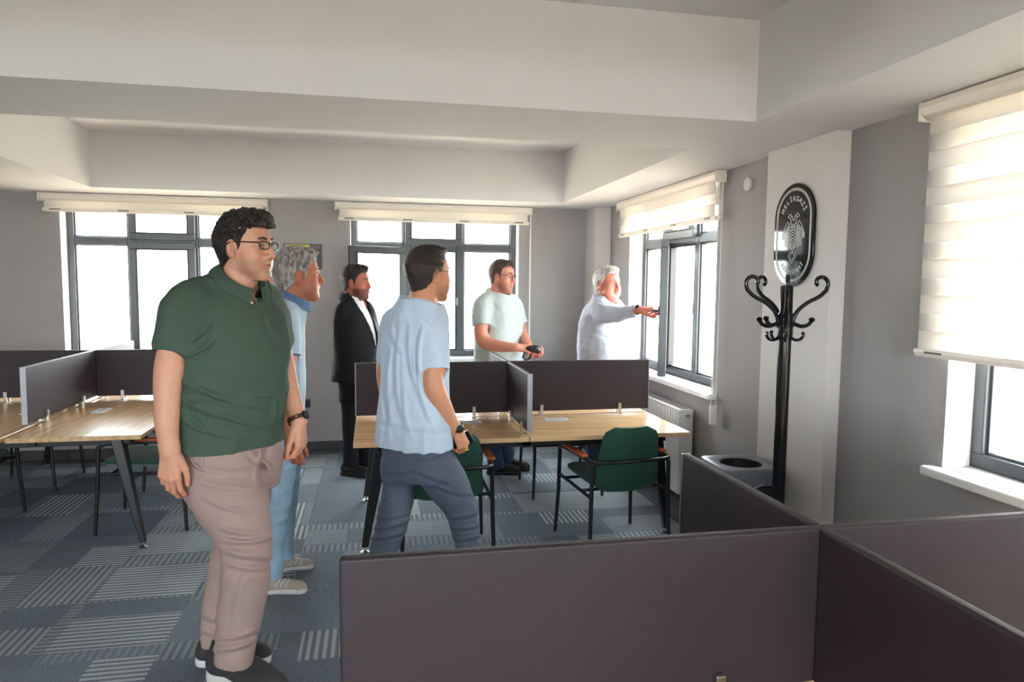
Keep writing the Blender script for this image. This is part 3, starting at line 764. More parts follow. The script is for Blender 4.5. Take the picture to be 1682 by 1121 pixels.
        lo = (min(r[1] for r in st)-ext, min(r[2] for r in st)-ext, zlo-.02); hi = (max(r[1] for r in st)+ext, max(r[2] for r in st)+ext, zhi+.02)
        def fn(X, Y, Z):
            i0 = int(round((Z[0, 0, 0]-s.ax[2][0])/s.v)); m = Z.shape[2]
            cx, cy, a, bf, bb = [q[i0:i0+m][None, None, :] for q in P_]
            u = (X-cx)*sx+(Y-cy)*sy; v = (X-cx)*fx+(Y-cy)*fy
            b = np.where(v > 0, bf, bb)+grow; a = a+grow
            rho = (np.abs(u/a)**p+np.abs(v/b)**p+1e-9)**(1/p)
            d = (rho-1)*np.minimum(a, b)
            return np.maximum(d, np.maximum(zlo-Z, Z-zhi))
        return s.comb(fn, lo, hi, k, mode)
    def disp(s, fn, band=.03, lo=None, hi=None):
        a = np.zeros(3, int) if lo is None else np.clip(((np.array(lo)-s.lo)/s.v).astype(int), 0, s.n)
        b = s.n if hi is None else np.clip(((np.array(hi)-s.lo)/s.v).astype(int)+1, 0, s.n)
        sl = tuple(slice(a[i], b[i]) for i in range(3)); d = s.d[sl]
        ix = np.nonzero(np.abs(d) < band)
        if len(ix[0]) == 0: return s
        p = np.stack([s.ax[i][a[i]+ix[i]] for i in range(3)], 1)
        d[ix] = d[ix]+fn(p).astype(np.float32); return s
    def cut(s, fn):
        X = s.ax[0][:, None, None]; Y = s.ax[1][None, :, None]; Z = s.ax[2][None, None, :]
        s.d = np.maximum(s.d, fn(X, Y, Z)).astype(np.float32); return s
    def nets(s):
        d = s.d.copy()
        for i in range(3):
            sl = [slice(None)]*3
            for e in (0, -1): sl[i] = e; d[tuple(sl)] = np.maximum(d[tuple(sl)], 1e-4)
        neg = d < 0
        cnt = np.zeros(np.array(d.shape)-1, np.int8)
        for i in (0, 1):
            for j in (0, 1):
                for k in (0, 1): cnt += neg[i:d.shape[0]-1+i, j:d.shape[1]-1+j, k:d.shape[2]-1+k]
        ci = np.nonzero((cnt > 0) & (cnt < 8)); n = len(ci[0])
        vid = np.full(cnt.shape, -1, np.int64); vid[ci] = np.arange(n)
        acc = np.zeros((n, 3)); w = np.zeros(n)
        C = [(i, j, k) for i in (0, 1) for j in (0, 1) for k in (0, 1)]
        for a in C:
            for ax in range(3):
                if a[ax] == 1: continue
                b = list(a); b[ax] = 1
                da = d[ci[0]+a[0], ci[1]+a[1], ci[2]+a[2]]; db = d[ci[0]+b[0], ci[1]+b[1], ci[2]+b[2]]
                m = (da < 0) != (db < 0); t = np.where(m, da/(da-db+1e-12), 0)
                for q in range(3): acc[:, q] += np.where(m, a[q]+(t if q == ax else 0), 0)
                w += m
        V = (np.stack(ci, 1)+acc/np.maximum(w, 1)[:, None])*s.v+s.lo
        Q = []
        for ax in range(3):
            o = [i for i in range(3) if i != ax]
            sa = [slice(1, -1)]*3; sa[ax] = slice(0, -1); sb = [slice(1, -1)]*3; sb[ax] = slice(1, None)
            na = neg[tuple(sa)]; nb = neg[tuple(sb)]
            e = np.nonzero(na != nb)
            base = [e[0].copy(), e[1].copy(), e[2].copy()]
            for q in o: base[q] = base[q]+1
            def cell(du, dv):
                c = [base[0], base[1], base[2]]; c[o[0]] = c[o[0]]+du; c[o[1]] = c[o[1]]+dv; return vid[c[0], c[1], c[2]]
            q4 = np.stack([cell(-1, -1), cell(0, -1), cell(0, 0), cell(-1, 0)], 1)
            flip = na[e] if ax != 1 else ~na[e]
            q4 = np.where(flip[:, None], q4, q4[:, ::-1]); Q.append(q4)
        Q = np.concatenate(Q); Q = Q[(Q >= 0).all(1)]
        a_, b_, c_ = V[Q[:, 0]], V[Q[:, 1]], V[Q[:, 2]]; m0 = V.mean(0)
        if np.einsum('ij,ij->i', a_-m0, np.cross(b_-m0, c_-m0)).sum() < 0: Q = Q[:, ::-1]
        return V, Q
def np_mesh(name, V, Q, col=None):
    me = bpy.data.meshes.new(name); n, m = len(V), len(Q)
    me.vertices.add(n); me.vertices.foreach_set('co', np.asarray(V, np.float32).ravel())
    me.loops.add(4*m); me.loops.foreach_set('vertex_index', np.asarray(Q, np.int32).ravel())
    me.polygons.add(m); me.polygons.foreach_set('loop_start', np.arange(0, 4*m, 4, dtype=np.int32)); me.polygons.foreach_set('loop_total', np.full(m, 4, np.int32))
    me.polygons.foreach_set('use_smooth', np.ones(m, bool))
    me.update(calc_edges=True); me.validate()
    if col is not None:
        a = me.color_attributes.new('Col', 'FLOAT_COLOR', 'POINT'); c = np.ones((n, 4), np.float32); c[:, :3] = col; a.data.foreach_set('color', c.ravel())
    return me
def sst(a, b, x): t = np.clip((x-a)/(b-a), 0, 1); return t*t*(3-2*t)

M_LENS = glass_mat('spectacle_glass', .04)
M_EYE = mat('eye', (1, 1, 1), .15, attr='Col')
def skin_mat(nm): return mat(nm, (1, 1, 1), .5, attr='Col', noise=(60, .05), bump=(350, .06), spec=.4)
M_SKIN = skin_mat('skin')

# ---- head in its own frame: x right, y forward, z up, chin at z=0, crown at z=.235
def head_field(h, v):
    f = Fld((-.11, -.15, -.16), (.11, .14, .27), v)
    jw = h.get('jaw', 1.0); fat = h.get('fat', 0.0)
    f.ell((0, -.014, .150), (.0745, .097, .085), .0)
    f.loft([(-.002, 0, .058, .024*jw, .024, .03), (.012, 0, .048, .039*jw, .040, .045), (.035, 0, .030, .053*jw, .056, .055), (.06, 0, .022, .060*jw, .065, .055),
            (.10, 0, .012, .0665, .075, .06), (.14, 0, .006, .069, .080, .08), (.17, 0, 0, .064, .074, .08)], (1, 0), 2.25, .03, sm=.02)
    f.ell((0, .072, .014), (.022*jw, .020, .018), .02)                                   # chin
    for s in (-1, 1):
        f.ell((s*.043, .052, .093), (.024, .026, .020), .025)                             # cheekbone
        f.ell((s*(.040+fat*.5), .050, .055), (.024+fat, .026+fat*.5, .028), .03)          # cheek
        f.cone((s*.010, .084, .141), (s*.042, .070, .142), .0085, .0070, .014)            # brow ridge
        f.ell((s*.031, .094, .121), (.018, .017, .0125), .014, 's')                       # socket
    f.cone((0, .083, .136), (0, .098, .104), .0085, .0105, .012)
    f.cone((0, .098, .104), (0, .1075, .083), .0090, .0108*h.get('nose', 1), .008)        # nose
    for s in (-1, 1): f.ell((s*.0125, .0955, .0795), (.0072, .0105, .0078), .006)
    for s in (-1, 1): f.ell((s*.007, .103, .0715), (.0042, .006, .004), .003, 's')        # nostril
    f.ell((0, .079, .066), (.026, .016, .016), .016)                                      # muzzle
    f.chain([(-.024, .076, .051), (-.010, .0895, .0545), (0, .0915, .0535), (.010, .0895, .0545), (.024, .076, .051)], [.003, .0058, .0060, .0058, .003], .005)
    f.chain([(-.023, .076, .049), (0, .0895, .0435), (.023, .076, .049)], [.003, .0072, .003], .005)
    for a, b in (((-.024, .080, .0500), (0, .0965, .0490)), ((0, .0965, .0490), (.024, .080, .0500))): f.cone(a, b, .0021, .0021, .002, 's')
    for s in (-1, 1):                                                                     # eyelids
        f.chain([(s*.016, .0790, .1205), (s*.024, .0845, .1262), (s*.034, .0835, .1268), (s*.045, .0735, .1215)], [.003, .0042, .0042, .003], .004)
        f.chain([(s*.016, .0785, .1180), (s*.027, .0825, .1130), (s*.038, .0785, .1135), (s*.045, .0730, .1180)], [.003, .0040, .0040, .003], .005)
    for s in (-1, 1):                                                                     # ear
        e = nrm((s*.9, -.42, .05)); up = nrm((0, -.2, 1)); up = nrm(up-e*(up @ e)); fr = np.cross(up, e)
        f.ell((s*.0765, -.010, .108), (.0085, .0205, .0335), .006, 'u', (e, fr, up))
        f.ell((s*.0855, -.006, .111), (.0075, .0115, .0215), .004, 's', (e, fr, up))
        f.ell((s*.0770, -.002, .081), (.006, .009, .010), .006, 'u', (e, fr, up))
    nk = h.get('neck', 1.0)
    f.cone((0, -.022, .075), (0, -.032, -.02), .054*nk, .054*nk, .03)
    f.cone((0, -.032, -.02), (0, -.040, -.15), .054*nk, .057*nk, .03)
    if fat: f.ell((0, .035, .0), (.045, .04, .022+fat), .03)
    if h.get('beard'): f.disp(lambda p: -.004*sst(.075, .06, p[:, 2])*sst(.03, .05, p[:, 1])*(1+.4*vnoise(p*400))*h['beard'], .02, (-.1, .02, -.02), (.1, .14, .09))
    return f
def head_colors(V, h):
    x, y, z = V[:, 0], V[:, 1], V[:, 2]; sk = np.array(srgb(*h['skin'])); n = len(V)
    c = np.tile(sk, (n, 1)); ax = np.abs(x)
    def mixc(col, w):
        nonlocal c
        c = c*(1-w[:, None])+np.array(col)*w[:, None]
    red = np.array([sk[0]*1.06, sk[1]*.72, sk[2]*.66])
    mixc(red, .3*np.exp(-((ax-.045)**2/.0006+(z-.088)**2/.0006))*(y > .02)); mixc(red, .35*np.exp(-(ax**2/.0003+(z-.083)**2/.0003))*(y > .085))
    mixc(red, .4*(ax > .079)*(z < .15)*(z > .07)*(y < .02))
    lip = np.exp(-((z-.0490)/.0072)**4)*np.exp(-(ax/.025)**4)*(y > .072); mixc((sk[0]*.82, sk[1]*.50, sk[2]*.50), .75*lip)
    hair = np.array(srgb(*h['hair']))
    if h.get('stubble'):
        w = sst(.082, .055, z+.25*np.maximum(0, .045-y)*0)*sst(-.012, .012, y-.35*(z-.0)*0)*(z > -.035)
        jawline = sst(-.02, .02, y+.9*(z-.02)); w = w*jawline*(1-lip)
        w = np.maximum(w, np.exp(-((z-.0655)/.006)**4)*np.exp(-(ax/.030)**4)*(y > .07)*(1-lip))
        w = w*(.8+.35*vnoise(V*500)); mixc(hair*.9+sk*.1, np.clip(w*h['stubble'], 0, 1))
    brow = np.exp(-((z-(.1425+.06*np.maximum(0, .03-np.abs(ax-.03))-.0010))/.0055)**4)*np.exp(-((ax-.028)/.0195)**6)*(y > .055)
    mixc(hair*.7, .85*brow*(.8+.3*vnoise(V*600)))
    if h.get('scalp'):
        zl = np.interp(y, h['line'][0], h['line'][1]); w = sst(-.012, .02, z-zl); mixc(hair*.75+sk*.25, np.clip(w*h['scalp'], 0, 1))
    return c
def hair_field(h, v):
    f = Fld((-.12, -.16, -.02), (.12, .15, .30), v)
    t0 = h['thick']; cv = h.get('curl', (.004, 60))
    f.ell((0, -.0135, .150), (.0765+t0*.45, .0990+t0*.55, .0865+t0), .0)
    f.loft([(.02, 0, -.012, .058+t0*.3, .04, .064+t0*.35), (.06, 0, -.012, .066+t0*.35, .05, .078+t0*.45), (.10, 0, -.012, .073+t0*.4, .06, .091+t0*.5), (.15, 0, -.012, .0765+t0*.45, .09, .095+t0*.55)], (1, 0), 2.1, .02, sm=.02)
    ly, lz = h['line']
    if h.get('fringe'):
        fr = h['fringe']
        for s in np.linspace(-1, 1, 7):
            f.cone((s*.045, .05, .215+t0), (s*.052+.004, .083-.012*abs(s)**2+fr, .190+.004*math.cos(9*s)), .018, .009, .015)
    if h.get('top'):
        f.ell((0, .02, .222), (.06, .075, .018+h['top']), .02)
    A_, F_ = cv
    f.disp(lambda p: (.35+.65*sst(.14, .20, p[:, 2]))*(A_*vnoise(p*np.array([F_, F_, F_*.75]))+A_*.6*vnoise(p*F_*2.1+7)+A_*.35*vnoise(p*F_*4.3+3)), .03)
    f.ell((0, -.014, .150), (.0790, .1005, .0885), .004)
    f.loft([(.12, 0, .010, .068, .078, .07), (.14, 0, .006, .069, .080, .08), (.172, 0, 0, .064, .074, .08)], (1, 0), 2.25, .004, grow=.0055, sm=.02)
    def hl(X, Y, Z):
        zl = np.interp(Y[0, :, 0], ly, lz).astype(np.float32)[None, :, None]
        n_ = .0022*np.sin(X*240)*np.sin(Y*170+1)+.0015*np.sin(Y*410)
        temple = h.get('recede', .25)*np.maximum(0, np.abs(X)-.03)*(Y > .02)*0
        return (zl-Z+n_+temple)*.7
    f.cut(hl)
    for s in (-1, 1): f.ell((s*.082, -.004, .106), (.02, .022, .033), .004, 's')
    return f
def frame_from(fwd, up=(0, 0, 1), nod=0.0, roll=0.0):
    f_ = nrm((fwd[0], fwd[1], 0)); u_ = np.array([0, 0, 1.]); r_ = np.cross(f_, u_)
    f2 = f_*math.cos(nod)+u_*math.sin(nod); u2 = -f_*math.sin(nod)+u_*math.cos(nod)
    r3 = r_*math.cos(roll)+u2*math.sin(roll); u3 = -r_*math.sin(roll)+u2*math.cos(roll)
    return np.stack([r3, f2, u3])      # rows: right, forward, up

def add_hand(F, W, d, n, s, sc, curls, thumb, k=.012, spread=1.0, wr=None):
    """W wrist, d along fingers, n palm normal, s towards the thumb; curls = per finger (3 bend angles, degrees)"""
    d = nrm(d); n = nrm(np.array(n)-d*(np.array(n) @ d)); s_ = np.cross(d, n); s = s_ if (s_ @ np.array(s)) > 0 else -s_
    P_ = lambda a, b, c: W+sc*(a*d+b*s+c*n)
    mcp = [P_(.092, .029, 0), P_(.096, .0095, -.003), P_(.092, -.010, -.002), P_(.083, -.028, .001)]
    r0 = (wr or .022)
    F.cone(W-d*.01, P_(.03, .004, 0), r0, .025*sc, .02, 'u', (n, .72))
    for i, m_ in enumerate(mcp):
        F.cone(P_(.02, (.016, .006, -.006, -.015)[i], 0), m_, .0165*sc, .0120*sc, .010)
    F.cone(P_(.03, .012, .008), P_(.065, .0, .008), .018*sc, .016*sc, .014)
    F.ell(P_(.035, .022, .009), np.array([.02, .02, .016])*sc, .012)
    L_ = [(.043, .027, .021), (.048, .031, .023), (.044, .029, .022), (.034, .021, .020)]
    for i, m_ in enumerate(mcp):
        p = m_; ang = 0; dd = nrm(d+s*spread*(.10, .02, -.05, -.12)[i]); rr = [.0096, .0088, .0080, .0068] if i < 3 else [.0085, .0077, .0070, .0060]
        for j in range(3):
            ang += math.radians(curls[i][j]); v = dd*math.cos(ang)+n*math.sin(ang); q = p+v*L_[i][j]*sc
            F.cone(p, q, rr[j]*sc, rr[j+1]*sc, .004 if j else .006); p = q
    t0 = P_(.022, .022, .008); t1 = t0+sc*.046*nrm(thumb[0][0]*d+thumb[0][1]*s+thumb[0][2]*n); t2 = t1+sc*.034*nrm(thumb[1][0]*d+thumb[1][1]*s+thumb[1][2]*n); t3 = t2+sc*.026*nrm(thumb[2][0]*d+thumb[2][1]*s+thumb[2][2]*n)
    F.cone(t0, t1, .0165*sc, .0118*sc, .010); F.cone(t1, t2, .0112*sc, .0100*sc, .004); F.cone(t2, t3, .0100*sc, .0075*sc, .003)
    return P_

class Person:
    def __init__(s, label, base, Y0, side, vox=.005):
        s.base = np.array(base, float); s.Y0 = Y0; s.side = nrm((*side, 0))[:2]; s.fw = np.array([-s.side[1], s.side[0]])
        s.t = thing('person', label, 'person', tuple(base)); s.vox = vox; s.skin = []     # (V, Q, col)
        s.P = {}; s.ch = []; s.rw = []
    def pt(s, row): return A(row[0], row[1], row[3] if len(row) > 3 else s.Y0)
    def chain(s, rows): 
        c = [s.pt(r) for r in rows], [r[2]*mpp(r[3] if len(r) > 3 else s.Y0, r[0]) for r in rows]
        s.ch.append(c); return c
    def rows(s, rows, ratio=.68, front=1.0, back=1.0, Y=None):
        """silhouette rows (y, xl, xr[, dY[, front[, back]]]) -> loft stations"""
        out = []; Rh = nrm((CR[0], CR[1], 0))[:2]
        for r in rows:
            y, xl, xr = r[:3]; Yd = (Y or s.Y0)+(r[3] if len(r) > 3 else 0)
            c = A((xl+xr)/2, y, Yd); hw = (xr-xl)/2*mpp(Yd, (xl+xr)/2)
            fr = (r[4] if len(r) > 4 else front); bk = (r[5] if len(r) > 5 else back)
            cs = abs(s.side @ Rh); cf = s.fw @ Rh
            rr = ratio*(fr+bk)/2
            a = hw/math.sqrt(cs*cs+(rr*cf)**2)
            # centre moves so that the asymmetric section keeps the silhouette
            off = ratio*a*(fr-bk)/2*cf*cf/math.sqrt(cs*cs/(rr*rr+1e-9)+cf*cf)/max(abs(cf), .2)*np.sign(cf)
            c2 = c[:2]-np.array([Rh[0], Rh[1]])*off*0.8
            out.append((c[2], c2[0], c2[1], a, ratio*a*fr, ratio*a*bk))
        s.rw.append(out); return out
    def part(s, name, F, m, parent=None, col=None):
        V, Q = F.nets(); me = np_mesh(name, V-s.base, Q, None if col is None else col(V))
        o = obj(name, me, m, s.t if parent is None else parent); s.P[name] = (V, Q); return o
    def local(s, mb, name, m, parent=None, bevel=0, smooth=True):
        mb.v = [tuple(np.array(p)-s.base) for p in mb.v]; return mb.build(name, m, s.t if parent is None else parent, bevel, smooth=smooth)
    def head(s, anchor, Y, hs, fwd, h, nod=0.0, roll=0.0, vh=.0026):
        B = frame_from(fwd, nod=nod, roll=roll); c = A(anchor[0], anchor[1], Y); s.B = B; s.hc = c; s.hs = hs
        tr = lambda V: c+hs*((V-np.array([0, 0, .12])) @ B)
        s.tr = tr
        V, Q = head_field(h, vh/hs).nets(); s.skin.append((tr(V), Q, head_colors(V, h)))
        s.skinc = np.array(srgb(*h['skin']))
        if not h.get('bald'):
            V, Q = hair_field(h, max(vh, .003)/hs).nets(); obj('hair', np_mesh('hair', tr(V)-s.base, Q), h['hairmat'], s.t)
        for sx in (-1, 1):     # eyebrows
            bp = [(sx*.0115, .0925, .1405), (sx*.020, .0930, .1440), (sx*.032, .0895, .1462), (sx*.044, .0800, .1430)]
            V = MB().tube([tr(np.array([q]))[0] for q in bp], [.0026*hs, .0036*hs, .0034*hs, .0018*hs], 8)
            s.local(V, 'eyebrow', mat('brow_'+h['hairmat'].name, tuple(.8*np.array(srgb(*h['hair']))), .7, bump=(300, .6)))
        for sx in (-1, 1):     # eyes
            n1, n2 = 14, 10; V = []; Q = []; cl = []
            for i in range(n2+1):
                for j in range(n1):
                    a = math.pi*i/n2; b = 2*math.pi*j/n1
                    p = np.array([math.sin(a)*math.cos(b), math.cos(a), math.sin(a)*math.sin(b)]); V.append(np.array([sx*.0305, .0715, .1195])+.0122*p)
                    cl.append((.012, .008, .006) if a < .38 else ((.06, .035, .02) if a < .62 else (.75, .70, .66)))
            for i in range(n2):
                for j in range(n1): Q.append((i*n1+j, i*n1+(j+1) % n1, (i+1)*n1+(j+1) % n1, (i+1)*n1+j))
            obj('eye', np_mesh('eye', tr(np.array(V))-s.base, Q, np.array(cl)), M_EYE, s.t)
    def arm(s, rows, hand=None, vox=.0032, pad=.06, cap=None):
        pts, rad = s.chain(rows); lo = np.min(pts, 0)-.13; hi = np.max(pts, 0)+.13
        if hand: W = pts[-1]; lo = np.minimum(lo, W-.23); hi = np.maximum(hi, W+.23)
        # trim the box to what the limb can reach
        if hand:
            tip = W+nrm(hand['d'])*.16*hand.get('sc', 1); lo = np.minimum(np.min(pts, 0)-.075, np.minimum(W, tip)-.10); hi = np.maximum(np.max(pts, 0)+.075, np.maximum(W, tip)+.10)
        F = Fld(lo, hi, vox); F.chain(pts, rad, .025)
        if hand:
            add_hand(F, pts[-1], hand['d'], hand['n'], hand['s'], hand.get('sc', 1.05), hand['curls'], hand['thumb'], wr=rad[-1], spread=hand.get('spread', 1))
        V, Q = F.nets(); c = np.tile(s.skinc*np.array(s.armtint if hasattr(s, 'armtint') else (1, 1, 1)), (len(V), 1))
        if hand:
            dd = (V-pts[-1]) @ nrm(hand['d']); w = .35*sst(.04, .13, dd)[:, None]; c = c*(1-w)+c*np.array([1.05, .75, .70])*w
        s.skin.append((V, Q, c)); return pts, rad
    def finish(s):
        # the trunk and limbs under the clothes, so that head, arms and hands belong to one body
        al = np.concatenate([np.array(c[0]) for c in s.ch]+[np.array([r[1], r[2], r[0]])[None] for R_ in s.rw for r in R_]+[s.hc[None]])
        F = Fld(al.min(0)-.16, al.max(0)+.16, .012)
        for R_ in s.rw: F.loft([(r[0], r[1], r[2], r[3]-.02, r[4]-.02, r[5]-.02) for r in R_], s.side, 2.2, .02)
        for pts, rad in s.ch:
            if pts[-1][2] < .35: pts, rad = pts[:-1], rad[:-1]
            F.chain(pts, [max(.012, r-.014) for r in rad], .02)
        top = max(s.rw[0]); F.cone((top[1], top[2], top[0]-.06), s.hc-s.B[2]*.10*s.hs, .034, .036, .03)
        v_, q_ = F.nets(); s.skin.append((v_, q_, np.tile(s.skinc, (len(v_), 1))))
        V = []; Q = []; C = []; n = 0
        for v, q, c in s.skin: V.append(v); Q.append(q+n); C.append(c); n += len(v)
        obj('body', np_mesh('body', np.concatenate(V)-s.base, np.concatenate(Q), np.concatenate(C)), M_SKIN, s.t)
    def surf(s, name):
        from mathutils.bvhtree import BVHTree
        V, Q = s.P[name]; return BVHTree.FromPolygons([tuple(v) for v in V], [tuple(q) for q in Q])
    def shoe(s, heel, toe, m, sole_m, sc=1.0, high=.0, vox=.004):
        """heel, toe: floor points"""
        heel = np.array([heel[0], heel[1], 0]); d = nrm(np.array([toe[0]-heel[0], toe[1]-heel[1], 0])); L_ = np.linalg.norm(np.array(toe[:2])-heel[:2]); k = L_/.29
        r = np.array([d[1], -d[0], 0])
        F = Fld((-.07, -.03, .0), (.07, .32, .16), vox)
        F.chain([(0, .045, .05), (0, .10, .055), (0, .17, .047), (.004, .235, .038)], [.038, .040, .042, .040], .03)
        F.cone((0, .045, .05), (0, .055, .10+high), .037, .036, .03)
        F.ell((.003, .245, .03), (.042, .045, .032), .02)
        F.comb(lambda X, Y, Z: (.02-Z)+0*X+0*Y, (-.07, -.03, 0), (.07, .32, .16), 0, 'i')
        F.comb(lambda X, Y, Z: np.sqrt((X/.026)**2+((Y-.05)/.034)**2)*.03-.03+np.maximum(0, .085-Z), (-.05, 0, .08), (.05, .12, .16), .0, 's')
        S = Fld((-.07, -.03, -.01), (.07, .32, .05), vox)
        S.chain([(0, .042, .014), (-.003, .10, .014), (.002, .18, .014), (.006, .245, .016)], [.043, .040, .046, .046], .03)
        S.comb(lambda X, Y, Z: np.maximum(.0-Z, Z-.030-.006*np.sin(Y*9))+0*X, (-.07, -.03, -.01), (.07, .32, .05), 0, 'i')
        out = []
        for nm, G, mm in (('shoe', F, m), ('sole', S, sole_m)):
            V, Q = G.nets(); W = heel+k*(V[:, :1]*r*sc+V[:, 1:2]*d+V[:, 2:3]*np.array([0, 0, 1.]))
            out.append(obj(nm, np_mesh(nm, W-s.base, Q), mm, s.t if nm == 'shoe' else out[0]))
        lc = MB()
        for q in range(3):
            y = .135+.022*q; zz = .093-.006*q
            lc.tube([heel+k*(x*r+y*d+np.array([0, 0, z])) for x, z in ((-.024, zz-.012), (-.01, zz), (.01, zz), (.024, zz-.012))], .0032, 6)
        s.local(lc, 'laces', sole_m if high < 0 else m, out[0])
        return out[0]
    def ring(s, c, ax_r, ax_f, rx, ry, prof, name, m, gap=0.0, n=40, drop=0.0, parent=None, thick=.003, point=0.0):
        """collar / neckband: profile (radial, height) swept round an ellipse; opening at the front"""
        V = []; up = np.cross(ax_r, ax_f); P_ = [(a, b) for a, b in prof]+[(a-thick, b-.001) for a, b in prof[::-1]]; m_ = len(P_)
        for i in range(n+1):
            a = math.pi/2+gap+(2*math.pi-2*gap)*i/n
            w = abs(math.sin((a-math.pi/2)/2)) if gap else 1
            fr = max(0, math.cos(a-math.pi/2)); e = nrm(math.cos(a)*ax_r+math.sin(a)*ax_f)
            o = c+rx*math.cos(a)*ax_r+ry*math.sin(a)*ax_f-up*drop*fr**1.5
            for (ro, z) in P_: V.append(o+e*(ro+point*.35*fr**8*(ro > .01))+up*(z-point*fr**8*(ro > .01)))
        Fc = []
        for i in range(n):
            for j in range(m_): Fc.append((i*m_+j, i*m_+(j+1) % m_, (i+1)*m_+(j+1) % m_, (i+1)*m_+j))
        Fc += [tuple(range(m_)), tuple(range(n*m_+m_-1, n*m_-1, -1))]
        return s.local(MB().add(V, Fc), name, m, parent)
    def neckpt(s, py, fwd=0.0):
        z = np.linspace(-.16, .02, 90); P_ = s.tr(np.stack([0*z, -.037+fwd+0*z, z], 1)); q = P_-np.array([0, 0, CH])
        v = IMH/2-CF*(q @ CU)/(q @ CFW); return P_[np.argmin(np.abs(v-py))]
    def neck_cone(s, F, nc, r0, r1, k=.05):
        st = sorted(s.rw[0])[::-1]; a = np.array([st[1][1], st[1][2], st[1][0]-.02]); a = a*.6+(nc-np.array([0, 0, .05]))*.4; F.cone(a, nc+np.array([0, 0, .03]), r0, r1, k)
    def neck_cut(s, F, c, ax_r, ax_f, rx, ry, depth=.02):
        up = np.cross(ax_r, ax_f)
        def fn(X, Y, Z):
            x = X-c[0]; y = Y-c[1]; z = Z-c[2]
            u = x*ax_r[0]+y*ax_r[1]+z*ax_r[2]; v = x*ax_f[0]+y*ax_f[1]+z*ax_f[2]; w = x*up[0]+y*up[1]+z*up[2]
            hole = np.maximum((np.sqrt((u/rx)**2+(v/ry)**2)-1)*min(rx, ry), -depth-w)
            above = np.maximum((np.sqrt((u/(rx*1.45))**2+(v/(ry*1.45))**2)-1)*min(rx, ry), -w)
            return np.minimum(hole, above)
        F.comb(fn, c-.16, c+.16, .006, 's')
    def glasses(s, m, rim=True, lens_h=.016, r=.0017, wide=.0245):
        tr = s.tr; f = lambda x, y, z: tr(np.array([[x, y, z]]))[0]
        g = None; W = wide
        mb = MB()
        for sx in (-1, 1):
            loop = []
            for i in range(20):
                a = 2*math.pi*i/20; ca, sa = math.cos(a), math.sin(a); q = (abs(ca)**3+abs(sa)**3)**(-1/3)
                x = sx*.0325+W*ca*q; loop.append(f(x, .1005-.22*max(0, abs(x)-.03), .1195+lens_h*sa*q))
            mb.tube(loop, r*s.hs, 6, closed=True)
        mb.tube([f(-.010, .101, .124), (f(0, .104, .126)), f(.010, .101, .124)], r*s.hs, 6)
        for sx in (-1, 1): mb.tube([f(sx*.056, .0945, .127), f(sx*.066, .085, .1285), f(sx*.075, .03, .130), f(sx*.0785, -.005, .131), f(sx*.0785, -.025, .118)], r*1.15*s.hs, 6)
        g = s.local(mb, 'glasses', m)
        for sx in (-1, 1):
            V = [f(sx*.0325, .0995, .1195)]
            for i in range(20):
                a = 2*math.pi*i/20; ca, sa = math.cos(a), math.sin(a); q = (abs(ca)**3+abs(sa)**3)**(-1/3); x = sx*.0325+W*ca*q*.97
                V.append(f(x, .1003-.22*max(0, abs(x)-.03), .1195+lens_h*.97*sa*q))
            mb2 = MB().add(V, [(0, 1+i, 1+(i+1) % 20) for i in range(20)]); s.local(mb2, 'lens', M_LENS, g)
        return g
    def watch(s, c, d, face_dir, r, m_strap, m_case, name='watch'):
        d = nrm(d); e1 = nrm(np.array(face_dir)-d*(np.array(face_dir) @ d)); e2 = np.cross(d, e1)
        V = []; Fc = []; n = 28
        for i in range(n):
            a = 2*math.pi*i/n; e = math.cos(a)*e1+math.sin(a)*e2
            for (ro, w) in ((r, -.009), (r+.003, -.010), (r+.003, .010), (r, .009)): V.append(c+e*ro+d*w)
        for i in range(n):
            for j in range(4): Fc.append((i*4+j, i*4+(j+1) % 4, ((i+1) % n)*4+(j+1) % 4, ((i+1) % n)*4+j))
        w = s.local(MB().add(V, Fc), name, m_strap)
        mb = MB(); V = []; nn = 20
        for (rr, z) in ((.0, -.002), (.019, -.002), (.020, .004), (.017, .008), (0, .0085)):
            for i in range(nn):
                a = 2*math.pi*i/nn; V.append(c+e1*(r+z)+rr*(math.cos(a)*e2+math.sin(a)*d))
        Fc = [(i*nn+k, i*nn+(k+1) % nn, (i+1)*nn+(k+1) % nn, (i+1)*nn+k) for i in range(4) for k in range(nn)]
        s.local(mb.add(V, Fc), 'watch_case', m_case, w); return w
    def body_field(s, rows_st, sleeves, pad=.03, vox=None, extra=None, neck=None, p=2.35):
        """shirt: torso loft + shoulder/sleeve chains (flat hems, hollowed)"""
        v = vox or s.vox; lo = np.array([1e9]*3); hi = -lo
        for r in rows_st: lo = np.minimum(lo, (r[1]-r[3]-.05, r[2]-r[3]-.05, r[0]-.03)); hi = np.maximum(hi, (r[1]+r[3]+.05, r[2]+r[3]+.05, r[0]+.05))
        for pts, rad in sleeves:
            for q, r in zip(pts, rad): lo = np.minimum(lo, q-r-.03); hi = np.maximum(hi, q+r+.03)
        F = Fld(lo, hi, v); F.loft(rows_st, s.side, p, .0, sm=.045)
        for pts, rad in sleeves: F.chain(pts, rad, .045, cap=True)
        return F
    def hem_carve(s, F, pts, rad, t=.010, depth=.030):
        a, b = pts[-2], pts[-1]; u = nrm(b-a); r = rad[-1]-t
        F.cone(b-u*depth, b+u*.03, r*.9, r, .004, 's')
